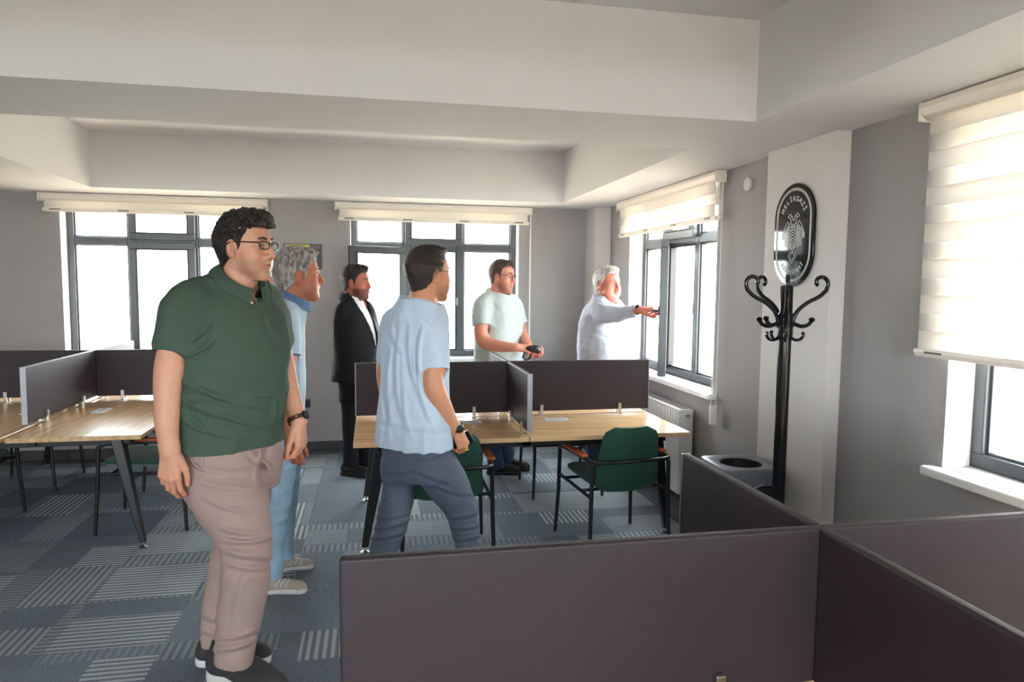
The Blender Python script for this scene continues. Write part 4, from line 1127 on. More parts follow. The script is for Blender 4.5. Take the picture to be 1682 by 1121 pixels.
def folds(F, amp, freq, sx=1, sy=1, sz=1, seed=0, zr=None):
    def fn(p):
        q = p*np.array([sx, sy, sz])*freq+seed
        n = vnoise(q+.6*vnoise(q*.5+9)[:, None]); r = 1-2*np.abs(n)      # ridged
        w = 1.0 if zr is None else np.interp(p[:, 2], zr[0], zr[1])
        return -amp*w*r
    return F.disp(fn, .03)

def foldlines(F, segs):
    """folds drawn where the photograph shows them: (x0,y0,x1,y1,width_px,height_m); ridge with a valley beside it"""
    def fn(p):
        q = p-np.array([0, 0, CH]); z = q @ CFW; u = IMW/2+CF*(q @ CR)/z; v = IMH/2-CF*(q @ CU)/z
        o = np.zeros(len(p))
        for (x0, y0, x1, y1, w, am) in segs:
            L_ = math.hypot(x1-x0, y1-y0); tx, ty = (x1-x0)/L_, (y1-y0)/L_
            t = (u-x0)*tx+(v-y0)*ty; s_ = -(u-x0)*ty+(v-y0)*tx
            bow = .06*L_*(1-(2*t/L_-1)**2); s_ = s_-bow
            g = sst(-.25*L_, .25*L_, t)*sst(1.25*L_, .75*L_, t)
            o -= am*g*(np.exp(-(s_/w)**2)-.8*np.exp(-((s_-1.7*w)/w)**2))
        return o
    return F.disp(fn, .04)
# ---------------------------------------------------------------- the people
def cloth(nm, rgb, rough=.8, nz=(180, .05), bp=(420, .12)): return mat(nm, srgb(*rgb), rough, noise=nz, bump=bp, spec=.25)
def hairm(nm, rgb, amt=.35, rough=.45): return mat(nm, srgb(*rgb), rough, noise=(70, amt, (1, 1, .35)), bump=(160, .8, (1, 1, .25)), spec=.35)
def ang(deg): a = math.radians(deg); return (math.cos(a), math.sin(a))
def side_of(f): return (f[1], -f[0])
def floor_pt(px, py):
    d = CR*(px-IMW/2)-CU*(py-IMH/2)+CFW*CF; return d[:2]*(-CH/d[2])
RELAX = [(25, 30, 20), (28, 34, 22), (32, 36, 24), (36, 38, 26)]
FIST = [(60, 85, 50), (65, 88, 50), (68, 88, 50), (70, 85, 50)]
TH_REL = ((.8, .55, .35), (.95, .25, .3), (1, .05, .3))
M_SOLE_W = mat('white_rubber', srgb(205, 205, 202), .6); M_SOLE_B = mat('black_sole', srgb(20, 20, 20), .6)
M_FRAMEBLK = mat('black_spectacle_frame', srgb(14, 13, 13), .3); M_FRAMEBRN = mat('thin_brown_frame', srgb(60, 48, 38), .3, .4)
M_WATCHCASE = mat('dark_watch_face', srgb(40, 44, 46), .15, .6, coat=.5)
M_LEATHER = mat('brown_leather_strap', srgb(62, 38, 28), .55)
M_PHONE = mat('phone_black', srgb(12, 12, 14), .12, coat=.5)
M_BUTTON = mat('button_plastic', srgb(190, 186, 176), .4)

def on_surface(bvh, px, py, eps=.0015):
    d = CR*(px-IMW/2)-CU*(py-IMH/2)+CFW*CF; d = nrm(d); o = np.array([0, 0, CH])
    h = bvh.ray_cast(Vector(o), Vector(d)); 
    if h[0] is None: return None, None
    return np.array(h[0])+np.array(h[1])*eps, np.array(h[1])
def strip_on(p, name, bvh, pix, w, m, parent, eps=.0015):
    pts = [on_surface(bvh, *q, eps) for q in pix]; pts = [q for q in pts if q[0] is not None]
    if len(pts) > 1: p.local(MB().tube([q[0] for q in pts], w, 6), name, m, parent)

# ======== man in the green polo
def man_green():
    f = ang(-42); b = floor_pt(385, 1108); Y = 2.95
    p = Person('man in a dark green polo shirt and beige trousers walking in the left foreground', (b[0], b[1], 0), Y, side_of(f), .0045)
    hm = hairm('dark_brown_hair', (34, 27, 24), .4)
    h = dict(skin=(200, 148, 124), hair=(52, 36, 30), hairmat=hm, jaw=.95, fat=.0, neck=1.02, stubble=.28, thick=.012, curl=(.0075, 42), fringe=.008, top=.003,
             line=([-.16, -.085, -.05, -.018, .004, .022, .040, .062, .085, .15], [.028, .030, .050, .075, .085, .105, .158, .182, .186, .18]))
    p.head((403, 404), 2.90, 1.085, ang(-24), h, nod=.0, vh=.0026)
    p.armtint = (1.0, .97, .95)
    # skin: arms, hands
    pr, rr = p.arm([(292, 545, 24, 2.79), (281, 598, 25, 2.76), (276, 632, 22.5, 2.74), (275, 655, 21, 2.73), (274, 690, 19.5, 2.72), (276, 718, 17, 2.715), (279, 741, 15, 2.71)],
          dict(d=(-.04, -.02, -1), n=(.25, .95, 0), s=(1, 0, 0), sc=1.10, curls=[(18, 26, 18), (20, 28, 18), (24, 32, 20), (28, 36, 24)], thumb=((.85, .5, .2), (1, .12, .2), (1, -.02, .2)), spread=.7), vox=.003)
    pl, rl = p.arm([(452, 555, 22, 3.12), (462, 600, 21, 3.12), (472, 640, 18.5, 3.10), (482, 668, 15.5, 3.07), (491, 693, 13, 3.04)],
          dict(d=(.10, -.10, -1), n=(-.9, .35, 0), s=(.5, -.85, 0), sc=1.10, curls=[(35, 40, 25), (42, 50, 30), (45, 55, 30), (48, 55, 30)], thumb=((.9, .35, .3), (1, .1, .35), (1, 0, .4))), vox=.003)
    p.watch(A(489, 689, 3.048), pl[-1]-pl[-2], (.85, -.5, .1), .0405, M_LEATHER, M_WATCHCASE)
    # shirt
    g = cloth('green_polo_knit', (66, 84, 71), .85, bp=(600, .2))
    rows = p.rows([(466, 352, 424), (480, 330, 438), (500, 312, 450), (530, 304, 458), (570, 300, 461), (610, 297, 460), (650, 293, 457), (690, 291, 452), (726, 291, 451)], .74, 1.10, .92)
    sR = p.chain([(345, 476, 22, 2.90), (308, 500, 34, 2.83), (291, 535, 32, 2.79), (284, 579, 30, 2.765)])
    sL = p.chain([(415, 476, 20, 3.0), (438, 500, 28, 3.06), (449, 530, 26, 3.10), (455, 562, 25, 3.12)])
    F = p.body_field(rows, [sR, sL]); nc = p.neckpt(467, .012); p.neck_cone(F, nc, .12, .092)
    folds(F, .006, 7, 1, 1, 1.6, 3); folds(F, .003, 15, 1, 1, 1.3, 8, ([.8, 1.1, 1.3, 1.6], [1.4, 1.2, .5, .3]))
    foldlines(F, [(300, 628, 380, 655, 5, .008), (297, 655, 400, 690, 5, .009), (330, 640, 420, 668, 4, .006), (300, 690, 370, 716, 4, .007), (380, 690, 448, 700, 4, .006),
                  (312, 560, 345, 530, 5, .008), (306, 585, 350, 560, 4, .007), (440, 520, 455, 560, 4, .006), (350, 610, 440, 625, 5, .004), (318, 668, 350, 712, 4, .006), (400, 640, 452, 650, 4, .005)])
    p.hem_carve(F, *sR); p.hem_carve(F, *sL)
    fx = np.array([f[0], f[1], 0]); rx = np.array([f[1], -f[0], 0]); axf = nrm(fx*.85+np.array([0, 0, -.56]))
    nc = p.neckpt(467, .012); p.neck_cut(F, nc, rx, axf, .077, .090)
    F.cone(nc+axf*.084, nc+axf*.090+np.array([f[0]*.012, f[1]*.012, -.055]), .026, .004, .004, 's')
    sh = p.part('polo_shirt', F, g)
    bv = p.surf('polo_shirt')
    p.ring(nc, rx, axf, .077, .090, [(-.006, -.012), (-.004, .034), (.004, .042), (.020, .032), (.036, .008), (.040, -.002)], 'collar', g, gap=.24, drop=.0, parent=sh, point=.022)
    strip_on(p, 'placket_edge', bv, [(405, 470), (408, 482), (410, 495), (411, 508)], .0022, g, sh)
    strip_on(p, 'placket_edge', bv, [(413, 470), (416, 482), (417, 495), (418, 508)], .0018, g, sh)
    for (x, y) in ((411, 480), (413, 498)):
        q, n = on_surface(bv, x, y, .001)
        if q is not None: p.local(MB().tube([q, q+n*.003], .0055, 12), 'button', M_BUTTON, sh)
    for nm, (pts, rad) in (('sleeve_cuff', sR), ('sleeve_cuff', sL)):
        u = nrm(pts[-1]-pts[-2]); e1 = nrm(np.cross(u, (0, 1, 0))); e2 = np.cross(u, e1); r = rad[-1]+.0015
        p.local(MB().tube([pts[-1]-u*.020+r*(math.cos(a)*e1+math.sin(a)*e2) for a in np.linspace(0, 2*math.pi, 36, endpoint=False)], .0016, 6, closed=True), nm, g, sh)
    # trousers
    tm = cloth('beige_chino', (158, 136, 130), .75)
    T = Fld(np.minimum(A(290, 1100, 2.70), A(290, 1100, 3.2))-np.array([.05, .25, .06]), np.maximum(A(460, 700, 2.7), A(460, 700, 3.2))+np.array([.05, .1, .03]), .0048)
    T.loft(p.rows([(706, 297, 448), (740, 299, 450), (772, 304, 452), (800, 318, 448)], .80, 1.0, 1.0), p.side, 2.4, .0)
    lr = p.chain([(352, 765, 50, 2.88), (372, 805, 60, 2.84), (391, 850, 50, 2.79), (404, 897, 40, 2.76), (403, 945, 38, 2.76), (396, 1000, 37, 2.77), (389, 1045, 34, 2.77), (384, 1088, 31, 2.77)])
    ll = p.chain([(415, 760, 37, 3.02), (412, 815, 32, 3.06), (393, 878, 32, 3.11), (374, 935, 31, 3.12), (358, 1000, 25, 3.10), (349, 1062, 21, 3.08)])
    T.chain(*lr, .05, cap=True); T.chain(*ll, .035, cap=True)
    folds(T, .0055, 7, 1, 1, 1.2, 4, ([0, .12, .3, .45, .6, .75, .95], [.9, .5, .4, 1.1, .9, .5, .2]))
    folds(T, .003, 15, 1, 1, 1.3, 1, ([0, .12, .3, .45, .6, .75, .95], [.8, .4, .3, 1.0, .5, .3, .2]))
    foldlines(T, [(366, 868, 425, 876, 5, .012), (370, 888, 440, 884, 5, .012), (372, 905, 444, 915, 5, .012), (372, 926, 436, 934, 4, .008), (330, 792, 440, 800, 5, .008), (340, 820, 410, 842, 4, .008),
                  (318, 765, 400, 775, 5, .006), (425, 735, 446, 775, 4, .010), (410, 742, 440, 762, 4, .008), (410, 940, 385, 1020, 6, .006), (356, 1050, 420, 1036, 4, .010), (354, 1068, 412, 1056, 4, .010), (334, 1010, 356, 1020, 4, .008), (332, 1035, 352, 1042, 4, .008),
                  (440, 735, 430, 800, 5, -.012), (302, 724, 318, 762, 2.6, .007), (316, 761, 335, 773, 2.6, .006), (333, 720, 333, 772, 2.4, .005)])
    p.hem_carve(T, *lr); p.hem_carve(T, *ll)
    tr = p.part('trousers', T, tm); bt = p.surf('trousers')
    strip_on(p, 'pocket_seam', bt, [(303, 728), (308, 745), (318, 762), (333, 772)], .0022, tm, tr)
    strip_on(p, 'pocket_seam', bt, [(333, 722), (334, 745), (333, 772)], .0018, tm, tr)
    # shoes
    sm = mat('charcoal_knit_shoe', srgb(52, 50, 52), .8, bump=(300, .2))
    p.shoe(floor_pt(322, 1090), floor_pt(446, 1086), sm, M_SOLE_W, 1.0)
    p.shoe(floor_pt(350, 1106), floor_pt(468, 1160), sm, M_SOLE_W, 1.0)
    p.glasses(M_FRAMEBLK, lens_h=.0135, r=.0021, wide=.0265)
    p.finish(); return p
man_green()

# ======== man in the light blue T-shirt, seen from behind
def man_blue():
    f = ang(42); b = floor_pt(698, 1010); Y = 3.45
    p = Person('man in a light blue T-shirt and jeans walking past the middle desk, back turned', (A(698, 900, Y)[0], Y, 0), Y, side_of(f), .005)
    hm = hairm('short_brown_hair', (46, 38, 34), .3)
    h = dict(skin=(196, 138, 106), hair=(46, 38, 34), hairmat=hm, jaw=1.0, stubble=.35, thick=.006, curl=(.0018, 120), scalp=.80, neck=1.06,
             line=([-.16, -.085, -.05, -.015, .004, .02, .040, .062, .085, .15], [.060, .062, .080, .100, .145, .170, .180, .186, .188, .18]))
    h['top'] = .004
    h['line'] = ([-.16, -.085, -.05, -.018, .004, .022, .040, .07, .15], [.034, .036, .054, .094, .112, .135, .166, .188, .19])
    p.head((704, 449), 3.42, 1.09, ang(28), h, vh=.003)
    p.arm([(712, 575, 17, 3.31), (711, 612, 16.5, 3.30), (713, 637, 18, 3.30), (724, 662, 16.5, 3.32), (738, 688, 12.5, 3.35), (749, 706, 10.5, 3.37)],
          dict(d=(.42, .10, -.9), n=(-.55, .75, -.35), s=(.75, .55, .3), sc=1.02, curls=[(40, 55, 30), (48, 65, 35), (52, 70, 38), (56, 70, 38)], thumb=((.8, .5, .45), (.9, .1, .5), (.9, -.1, .5))), vox=.0034)
    p.arm([(640, 575, 17, 3.62), (634, 612, 16, 3.66), (640, 650, 15, 3.66), (655, 690, 11.5, 3.64), (660, 704, 10.5, 3.63)],
          dict(d=(.2, .1, -1), n=(.9, .2, 0), s=(.2, .9, 0), sc=1.0, curls=RELAX, thumb=TH_REL), vox=.004)
    W = A(750, 704, 3.37); p.watch(W, (.42, .1, -.9), (.35, -.9, .1), .034, mat('dark_strap', srgb(34, 36, 36), .5), M_WATCHCASE)
    g = cloth('light_blue_jersey', (184, 200, 218), .85, bp=(500, .1))
    rows = p.rows([(499, 664, 716), (508, 650, 724), (522, 638, 730), (548, 631, 733), (585, 628, 734), (620, 626, 734), (660, 623, 736), (700, 619, 740), (731, 616, 742)], .66, 1.0, 1.0)
    sR = p.chain([(700, 509, 13, 3.42), (711, 527, 20, 3.37), (714, 560, 22.5, 3.33), (715, 606, 22.5, 3.31)])
    sL = p.chain([(664, 509, 13, 3.50), (648, 530, 20, 3.56), (642, 560, 19, 3.60), (638, 592, 18, 3.63)])
    F = p.body_field(rows, [sR, sL]); nc = p.neckpt(498); p.neck_cone(F, nc, .12, .094)
    folds(F, .005, 9, 1.2, 1.2, .28, 2); folds(F, .0025, 18, 1.2, 1.2, .4, 5)
    foldlines(F, [(655, 555, 662, 690, 4, .009), (672, 545, 690, 650, 4, .009), (640, 590, 646, 700, 4, .008), (688, 590, 706, 690, 4, .007), (664, 640, 676, 715, 4, .007), (650, 640, 640, 720, 4, .006), (628, 690, 740, 702, 5, .004),
                  (695, 540, 688, 610, 4, .008), (700, 520, 720, 540, 4, .006), (640, 530, 660, 580, 4, .006)])
    p.hem_carve(F, *sR); p.hem_carve(F, *sL)
    fx = np.array([f[0], f[1], 0]); rx = np.array([f[1], -f[0], 0]); axf = nrm(fx+np.array([0, 0, -.25])); p.neck_cut(F, nc, rx, axf, .068, .074)
    sh = p.part('t_shirt', F, g)
    p.ring(nc, rx, axf, .068, .074, [(-.003, -.010), (.001, .006), (.004, .008), (.007, -.010)], 'neckband', g, parent=sh)
    tm = cloth('grey_blue_denim', (82, 90, 106), .8, nz=(12, .12), bp=(500, .2))
    T = Fld(A(600, 1010, 3.6)-np.array([.1, .45, .02]), A(800, 715, 3.3)+np.array([.05, .5, .03]), .0052); T.d[:] = 1
    T.loft(p.rows([(716, 624, 738), (745, 628, 738), (768, 630, 748), (782, 634, 752)], .74, 1.0, 1.0), p.side, 2.4, .0)
    ll = p.chain([(655, 772, 29, 3.47), (656, 800, 27, 3.47), (649, 835, 27, 3.46), (643, 862, 26, 3.48), (632, 900, 23, 3.53), (624, 945, 21, 3.58), (619, 985, 19, 3.60)])
    lr = p.chain([(716, 768, 36, 3.42), (735, 797, 35, 3.40), (754, 832, 27, 3.38), (763, 865, 23, 3.38), (768, 900, 20, 3.39), (771, 950, 19, 3.40), (772, 1012, 18, 3.40)])
    T.chain(*ll, .04, cap=True); T.chain(*lr, .04, cap=True)
    folds(T, .004, 10, 1, 1, 1.5, 6, ([0, .2, .35, .5, .65, .9], [1.3, 1.2, 1.0, .9, .5, .3])); folds(T, .0024, 22, 1, 1, 1.5, 2, ([0, .2, .5, .9], [1.3, 1.2, .5, .3]))
    foldlines(T, [(612, 868, 668, 856, 3, .008), (610, 884, 664, 874, 3, .008), (616, 850, 672, 842, 3, .006), (740, 850, 785, 842, 3, .008), (744, 868, 788, 862, 3, .008), (746, 886, 788, 880, 3, .008), (690, 775, 740, 790, 4, .008), (720, 800, 775, 812, 3, .006), (640, 775, 680, 770, 4, .008), (690, 755, 735, 740, 4, .006)])
    tr = p.part('jeans', T, tm); bt = p.surf('jeans')
    strip_on(p, 'pocket_seam', bt, [(668, 738), (668, 752), (680, 758), (700, 756), (702, 738)], .0022, tm, tr)
    strip_on(p, 'seam', bt, [(683, 740), (688, 760), (690, 772)], .002, tm, tr)
    sm = mat('dark_grey_shoe', srgb(44, 46, 52), .7)
    a = ll[0][-1]; p.shoe(a[:2]-np.array(f)*.09, a[:2]+np.array(f)*.2, sm, M_SOLE_W); a = lr[0][-1]; p.shoe(a[:2]-np.array(f)*.09, a[:2]+np.array(f)*.2, sm, M_SOLE_W)
    p.glasses(M_FRAMEBRN, lens_h=.014, r=.0013)
    # ring on a finger
    q = A(766, 738, 3.34)
    p.local(MB().tube([q+.0098*(math.cos(a_)*np.array([1, 0, 0])+math.sin(a_)*np.array([0, .9, .4])) for a_ in np.linspace(0, 2*math.pi, 20, endpoint=False)], .0022, 6, closed=True), 'finger_ring', mat('gold', srgb(214, 178, 90), .25, 1.0))
    p.finish()
    # phone in the hand (a thing of its own)
    ph = thing('mobile_phone', 'black phone held in the right hand of the man in light blue', 'phone', tuple(A(759, 725, 3.41)))
    Rm = np.stack([nrm((.86, .05, .5)), nrm((-.5, 0, .86)), nrm((0.04, -1, .02))], 1)
    mb = MB(); mb.box((-.060, -.034, -.004), (.054, .034, .004), Rm, (0, 0, 0)); mb.build('phone_case', M_PHONE, ph, .003)
    mb = MB(); mb.box((-.055, -.031, .004), (.049, .031, .0046), Rm, (0, 0, 0)); mb.build('screen', M_BLACKGLOSS, ph)
    return p
man_blue()

# ======== grey-haired man behind the green polo
def man_grey():
    f = ang(13); Y = 3.86; b = A(468, 800, Y)
    p = Person('grey-haired man in a pale denim shirt and light jeans standing behind the man in green', (b[0], Y, 0), Y, side_of(f), .0055)
    hm = hairm('grey_hair', (150, 144, 138), .75)
    h = dict(skin=(186, 116, 90), hair=(120, 112, 106), hairmat=hm, jaw=1.0, stubble=.12, thick=.015, curl=(.004, 60), top=.004, neck=1.08, nose=1.15,
             line=([-.16, -.09, -.05, -.018, .004, .020, .038, .060, .085, .15], [.030, .032, .058, .085, .088, .092, .150, .178, .184, .18]))
    p.head((490, 451), 3.86, 1.13, ang(12), h, nod=.02, vh=.003)
    p.arm([(474, 565, 14.5, 3.68), (471, 620, 14, 3.66), (469, 655, 13, 3.63), (473, 695, 10.5, 3.59), (477, 716, 9.5, 3.57)],
          dict(d=(.12, -.05, -1), n=(.1, .95, 0), s=(1, 0, 0), sc=1.05, curls=RELAX, thumb=TH_REL), vox=.0036)
    p.arm([(475, 570, 13.5, 4.02), (474, 622, 13, 4.03), (474, 655, 12, 4.02), (478, 690, 10, 4.0), (480, 708, 9, 3.99)],
          dict(d=(.12, -.05, -1), n=(.1, -.95, 0), s=(1, 0, 0), sc=1.0, curls=RELAX, thumb=TH_REL), vox=.004)
    g = cloth('pale_denim', (176, 194, 208), .85, nz=(25, .06)); gc = cloth('denim_collar', (96, 122, 158), .85)
    rows = p.rows([(500, 452, 492), (510, 444, 495), (528, 438, 497), (560, 434, 501), (600, 431, 502), (640, 431, 502), (675, 433, 500), (708, 434, 498)], .70, 1.0, 1.0)
    sR = p.chain([(468, 506, 13, 3.82), (468, 522, 18, 3.74), (473, 552, 18, 3.70), (475, 586, 17, 3.68)])
    sL = p.chain([(468, 506, 13, 3.90), (470, 524, 18, 3.98), (474, 556, 17, 4.02), (476, 590, 16, 4.03)])
    F = p.body_field(rows, [sR, sL]); nc = p.neckpt(497, .006); p.neck_cone(F, nc, .085, .088); folds(F, .005, 9, 1, 1, .8, 6)
    p.hem_carve(F, *sR)
    fx = np.array([f[0], f[1], 0]); rx = np.array([f[1], -f[0], 0]); axf = nrm(fx+np.array([0, 0, -.5])); p.neck_cut(F, nc, rx, axf, .072, .084)
    sh = p.part('shirt', F, g)
    p.ring(nc, rx, axf, .072, .084, [(-.006, -.01), (-.004, .030), (.005, .036), (.018, .016), (.024, -.006)], 'collar', gc, gap=.22, parent=sh)
    u = nrm(sR[0][-1]-sR[0][-2]); e1 = nrm(np.cross(u, (0, 1, 0))); e2 = np.cross(u, e1)
    p.local(MB().tube([sR[0][-1]-u*.004+(sR[1][-1]+.001)*(math.cos(a)*e1+math.sin(a)*e2) for a in np.linspace(0, 2*math.pi, 30, endpoint=False)], .004, 6, closed=True), 'sleeve_trim', mat('navy_trim', srgb(44, 54, 72), .8), sh)
    tm = cloth('light_blue_denim', (152, 182, 205), .8, nz=(10, .18), bp=(450, .2))
    T = Fld(A(425, 960, 3.8)-np.array([.08, .25, .02]), A(510, 690, 3.8)+np.array([.06, .42, .03]), .0055)
    T.loft(p.rows([(690, 436, 497), (725, 437, 497), (752, 440, 495)], .85, 1, 1), p.side, 2.4, 0)
    lr = p.chain([(464, 752, 24, 3.79), (458, 815, 20, 3.78), (453, 860, 17, 3.77), (449, 905, 16, 3.76), (447, 950, 15, 3.75)])
    ll = p.chain([(472, 752, 23, 3.95), (470, 815, 18, 4.0), (469, 860, 14.5, 4.04), (468, 914, 13, 4.06)])
    T.chain(*lr, .04, cap=True); T.chain(*ll, .04, cap=True); folds(T, .006, 10, 1, 1, 1.7, 6, ([0, .2, .5, .9], [1.4, 1.0, .8, .4]))
    p.part('jeans', T, tm)
    sm = mat('beige_trainer', srgb(168, 158, 146), .8, bump=(250, .2))
    for a, b_ in (((434, 974), (505, 972)), ((457, 938), (515, 932))):
        s_ = p.shoe(floor_pt(*a), floor_pt(*b_), sm, M_SOLE_W)
        from mathutils.bvhtree import BVHTree
        bvs = BVHTree.FromPolygons([tuple(np.array(v.co)+p.base) for v in s_.data.vertices], [tuple(q.vertices) for q in s_.data.polygons])
        for k in range(3):
            x = a[0]+18+8*k; strip_on(p, 'side_stripe', bvs, [(x, a[1]-9), (x+3, a[1]-14), (x+6, a[1]-18), (x+9, a[1]-22)], .004, M_SOLE_W, s_, .0)
    p.finish()
man_grey()

# ======== man in the black suit
def man_suit():
    f = ang(-29); Y = 6.08; b = A(588, 700, Y)
    p = Person('bearded man in a black suit with open white shirt standing by the far window', (b[0], Y, 0), Y, side_of(f), .0065)
    hm = hairm('black_hair', (30, 26, 25), .3)
    h = dict(skin=(176, 108, 92), hair=(30, 24, 22), hairmat=hm, jaw=1.04, stubble=.85, beard=1.0, thick=.014, curl=(.003, 70), top=.006, neck=1.1,
             line=([-.16, -.09, -.05, -.018, .004, .020, .038, .060, .085, .15], [.030, .032, .058, .085, .090, .095, .155, .186, .192, .19]))
    p.head((585, 463), 6.06, 1.17, ang(-24), h, nod=-.02, vh=.004)
    white = cloth('white_shirt', (232, 233, 238), .8)
    jk = cloth('black_suit_wool', (22, 23, 29), .75); 
    rows = p.rows([(491, 572, 592), (500, 562, 599), (512, 555, 606), (528, 553, 614), (548, 553, 621), (575, 553, 625), (600, 552, 626), (623, 551, 626)], .70, 1.08, .95)
    inner = [(r[0], r[1], r[2], r[3]-.014, r[4]-.016, r[5]-.014) for r in rows]
    F = p.body_field(inner, [p.chain([(581, 497, 7, 6.06), (572, 508, 9, 6.0)])], vox=.007); nc = p.neckpt(489, .004); F.cone(nc-np.array([0, 0, .05]), nc+np.array([0, 0, .01]), .09, .066, .04)
    sh = p.part('shirt', F, white)
    fx = np.array([f[0], f[1], 0]); rx = np.array([f[1], -f[0], 0])
    p.ring(nc, rx, nrm(fx+np.array([0, 0, -.4])), .070, .076, [(-.006, -.012), (-.002, .026), (.006, .030), (.018, .008), (.022, -.006)], 'collar', white, gap=.25, parent=sh)
    sR = p.chain([(577, 497, 7, 6.03), (564, 508, 11, 5.97), (560, 540, 10.5, 5.95), (563, 575, 9.5, 5.94), (578, 603, 8.5, 5.92), (597, 616, 7.5, 5.90)])
    sL = p.chain([(592, 497, 7, 6.10), (604, 510, 11, 6.16), (611, 545, 10, 6.2), (616, 580, 9, 6.18), (615, 606, 8, 6.05), (607, 617, 7.5, 5.95)])
    J = p.body_field(rows, [sR, sL], vox=.0065); J.cone(nc-np.array([0, 0, .055]), nc+np.array([0, 0, .0]), .10, .082, .03)
    zt, zb = A(588, 488, Y)[2], A(588, 582, Y)[2]
    st = sorted(rows); 
    cxz = lambda Z: np.interp(Z, [r[0] for r in st], [r[1] for r in st]); cyz = lambda Z: np.interp(Z, [r[0] for r in st], [r[2] for r in st])
    def opening(X, Y_, Z):
        u = (X-cxz(Z))*p.side[0]+(Y_-cyz(Z))*p.side[1]; v = (X-cxz(Z))*p.fw[0]+(Y_-cyz(Z))*p.fw[1]
        w = .004+np.clip((Z-zb)/(zt-zb), 0, 1.3)*.085
        return np.minimum(w-np.abs(u), v-.005)
    J.cut(opening)
    J.ell(nc+np.array([0, 0, .03]), (.07, .07, .055), .006, 's')
    folds(J, .004, 9, 1, 1, .7, 4)
    jo = p.part('jacket', J, jk)
    p.ring(nc-np.array([0, 0, .012]), rx, nrm(fx+np.array([0, 0, -.30])), .084, .088, [(-.006, -.03), (-.006, .040), (.004, .044), (.020, .012), (.026, -.02)], 'jacket_collar', jk, gap=1.15, parent=jo, thick=.006)
    bj = p.surf('jacket')
    for pix in ([(583, 490), (590, 505), (600, 525), (610, 548), (617, 572)],):
        strip_on(p, 'lapel', bj, pix, .010, jk, jo, -.002)
    p.skinc = np.array(srgb(176, 108, 92))
    p.arm([(590, 612, 6.0, 5.91), (601, 617, 5.6, 5.895)], dict(d=(.8, -.3, -.2), n=(.2, .3, -.9), s=(.2, -.9, -.2), sc=1.1, curls=RELAX, thumb=TH_REL), vox=.0045)
    p.arm([(613, 614, 6.0, 5.98), (606, 619, 5.6, 5.93)], dict(d=(-.5, -.8, -.2), n=(0, .2, -.9), s=(.9, -.3, 0), sc=1.1, curls=RELAX, thumb=TH_REL), vox=.0045)
    tm = cloth('black_suit_trousers', (20, 21, 26), .75)
    T = Fld(A(545, 790, 6.1)-np.array([.06, .3, .02]), A(632, 605, 6.1)+np.array([.06, .3, .02]), .0075)
    T.loft(p.rows([(606, 560, 618), (640, 560, 616), (655, 561, 614)], .8, 1, 1), p.side, 2.4, 0)
    lr = p.chain([(577, 655, 16, 6.02), (575, 705, 13, 6.02), (577, 766, 12, 6.0)]); ll = p.chain([(600, 655, 16, 6.14), (598, 705, 13, 6.16), (598, 762, 12, 6.16)])
    T.chain(*lr, .04, cap=True); T.chain(*ll, .04, cap=True); folds(T, .005, 8, 1, 1, 1.2, 6); p.part('trousers', T, tm)
    sm = mat('black_leather_shoe', srgb(16, 16, 17), .3)
    for L_ in (lr, ll):
        a = L_[0][-1][:2]; d = np.array(f); p.shoe(a-d*.10, a+d*.20, sm, M_SOLE_B, vox=.006)
    p.finish()
man_suit()

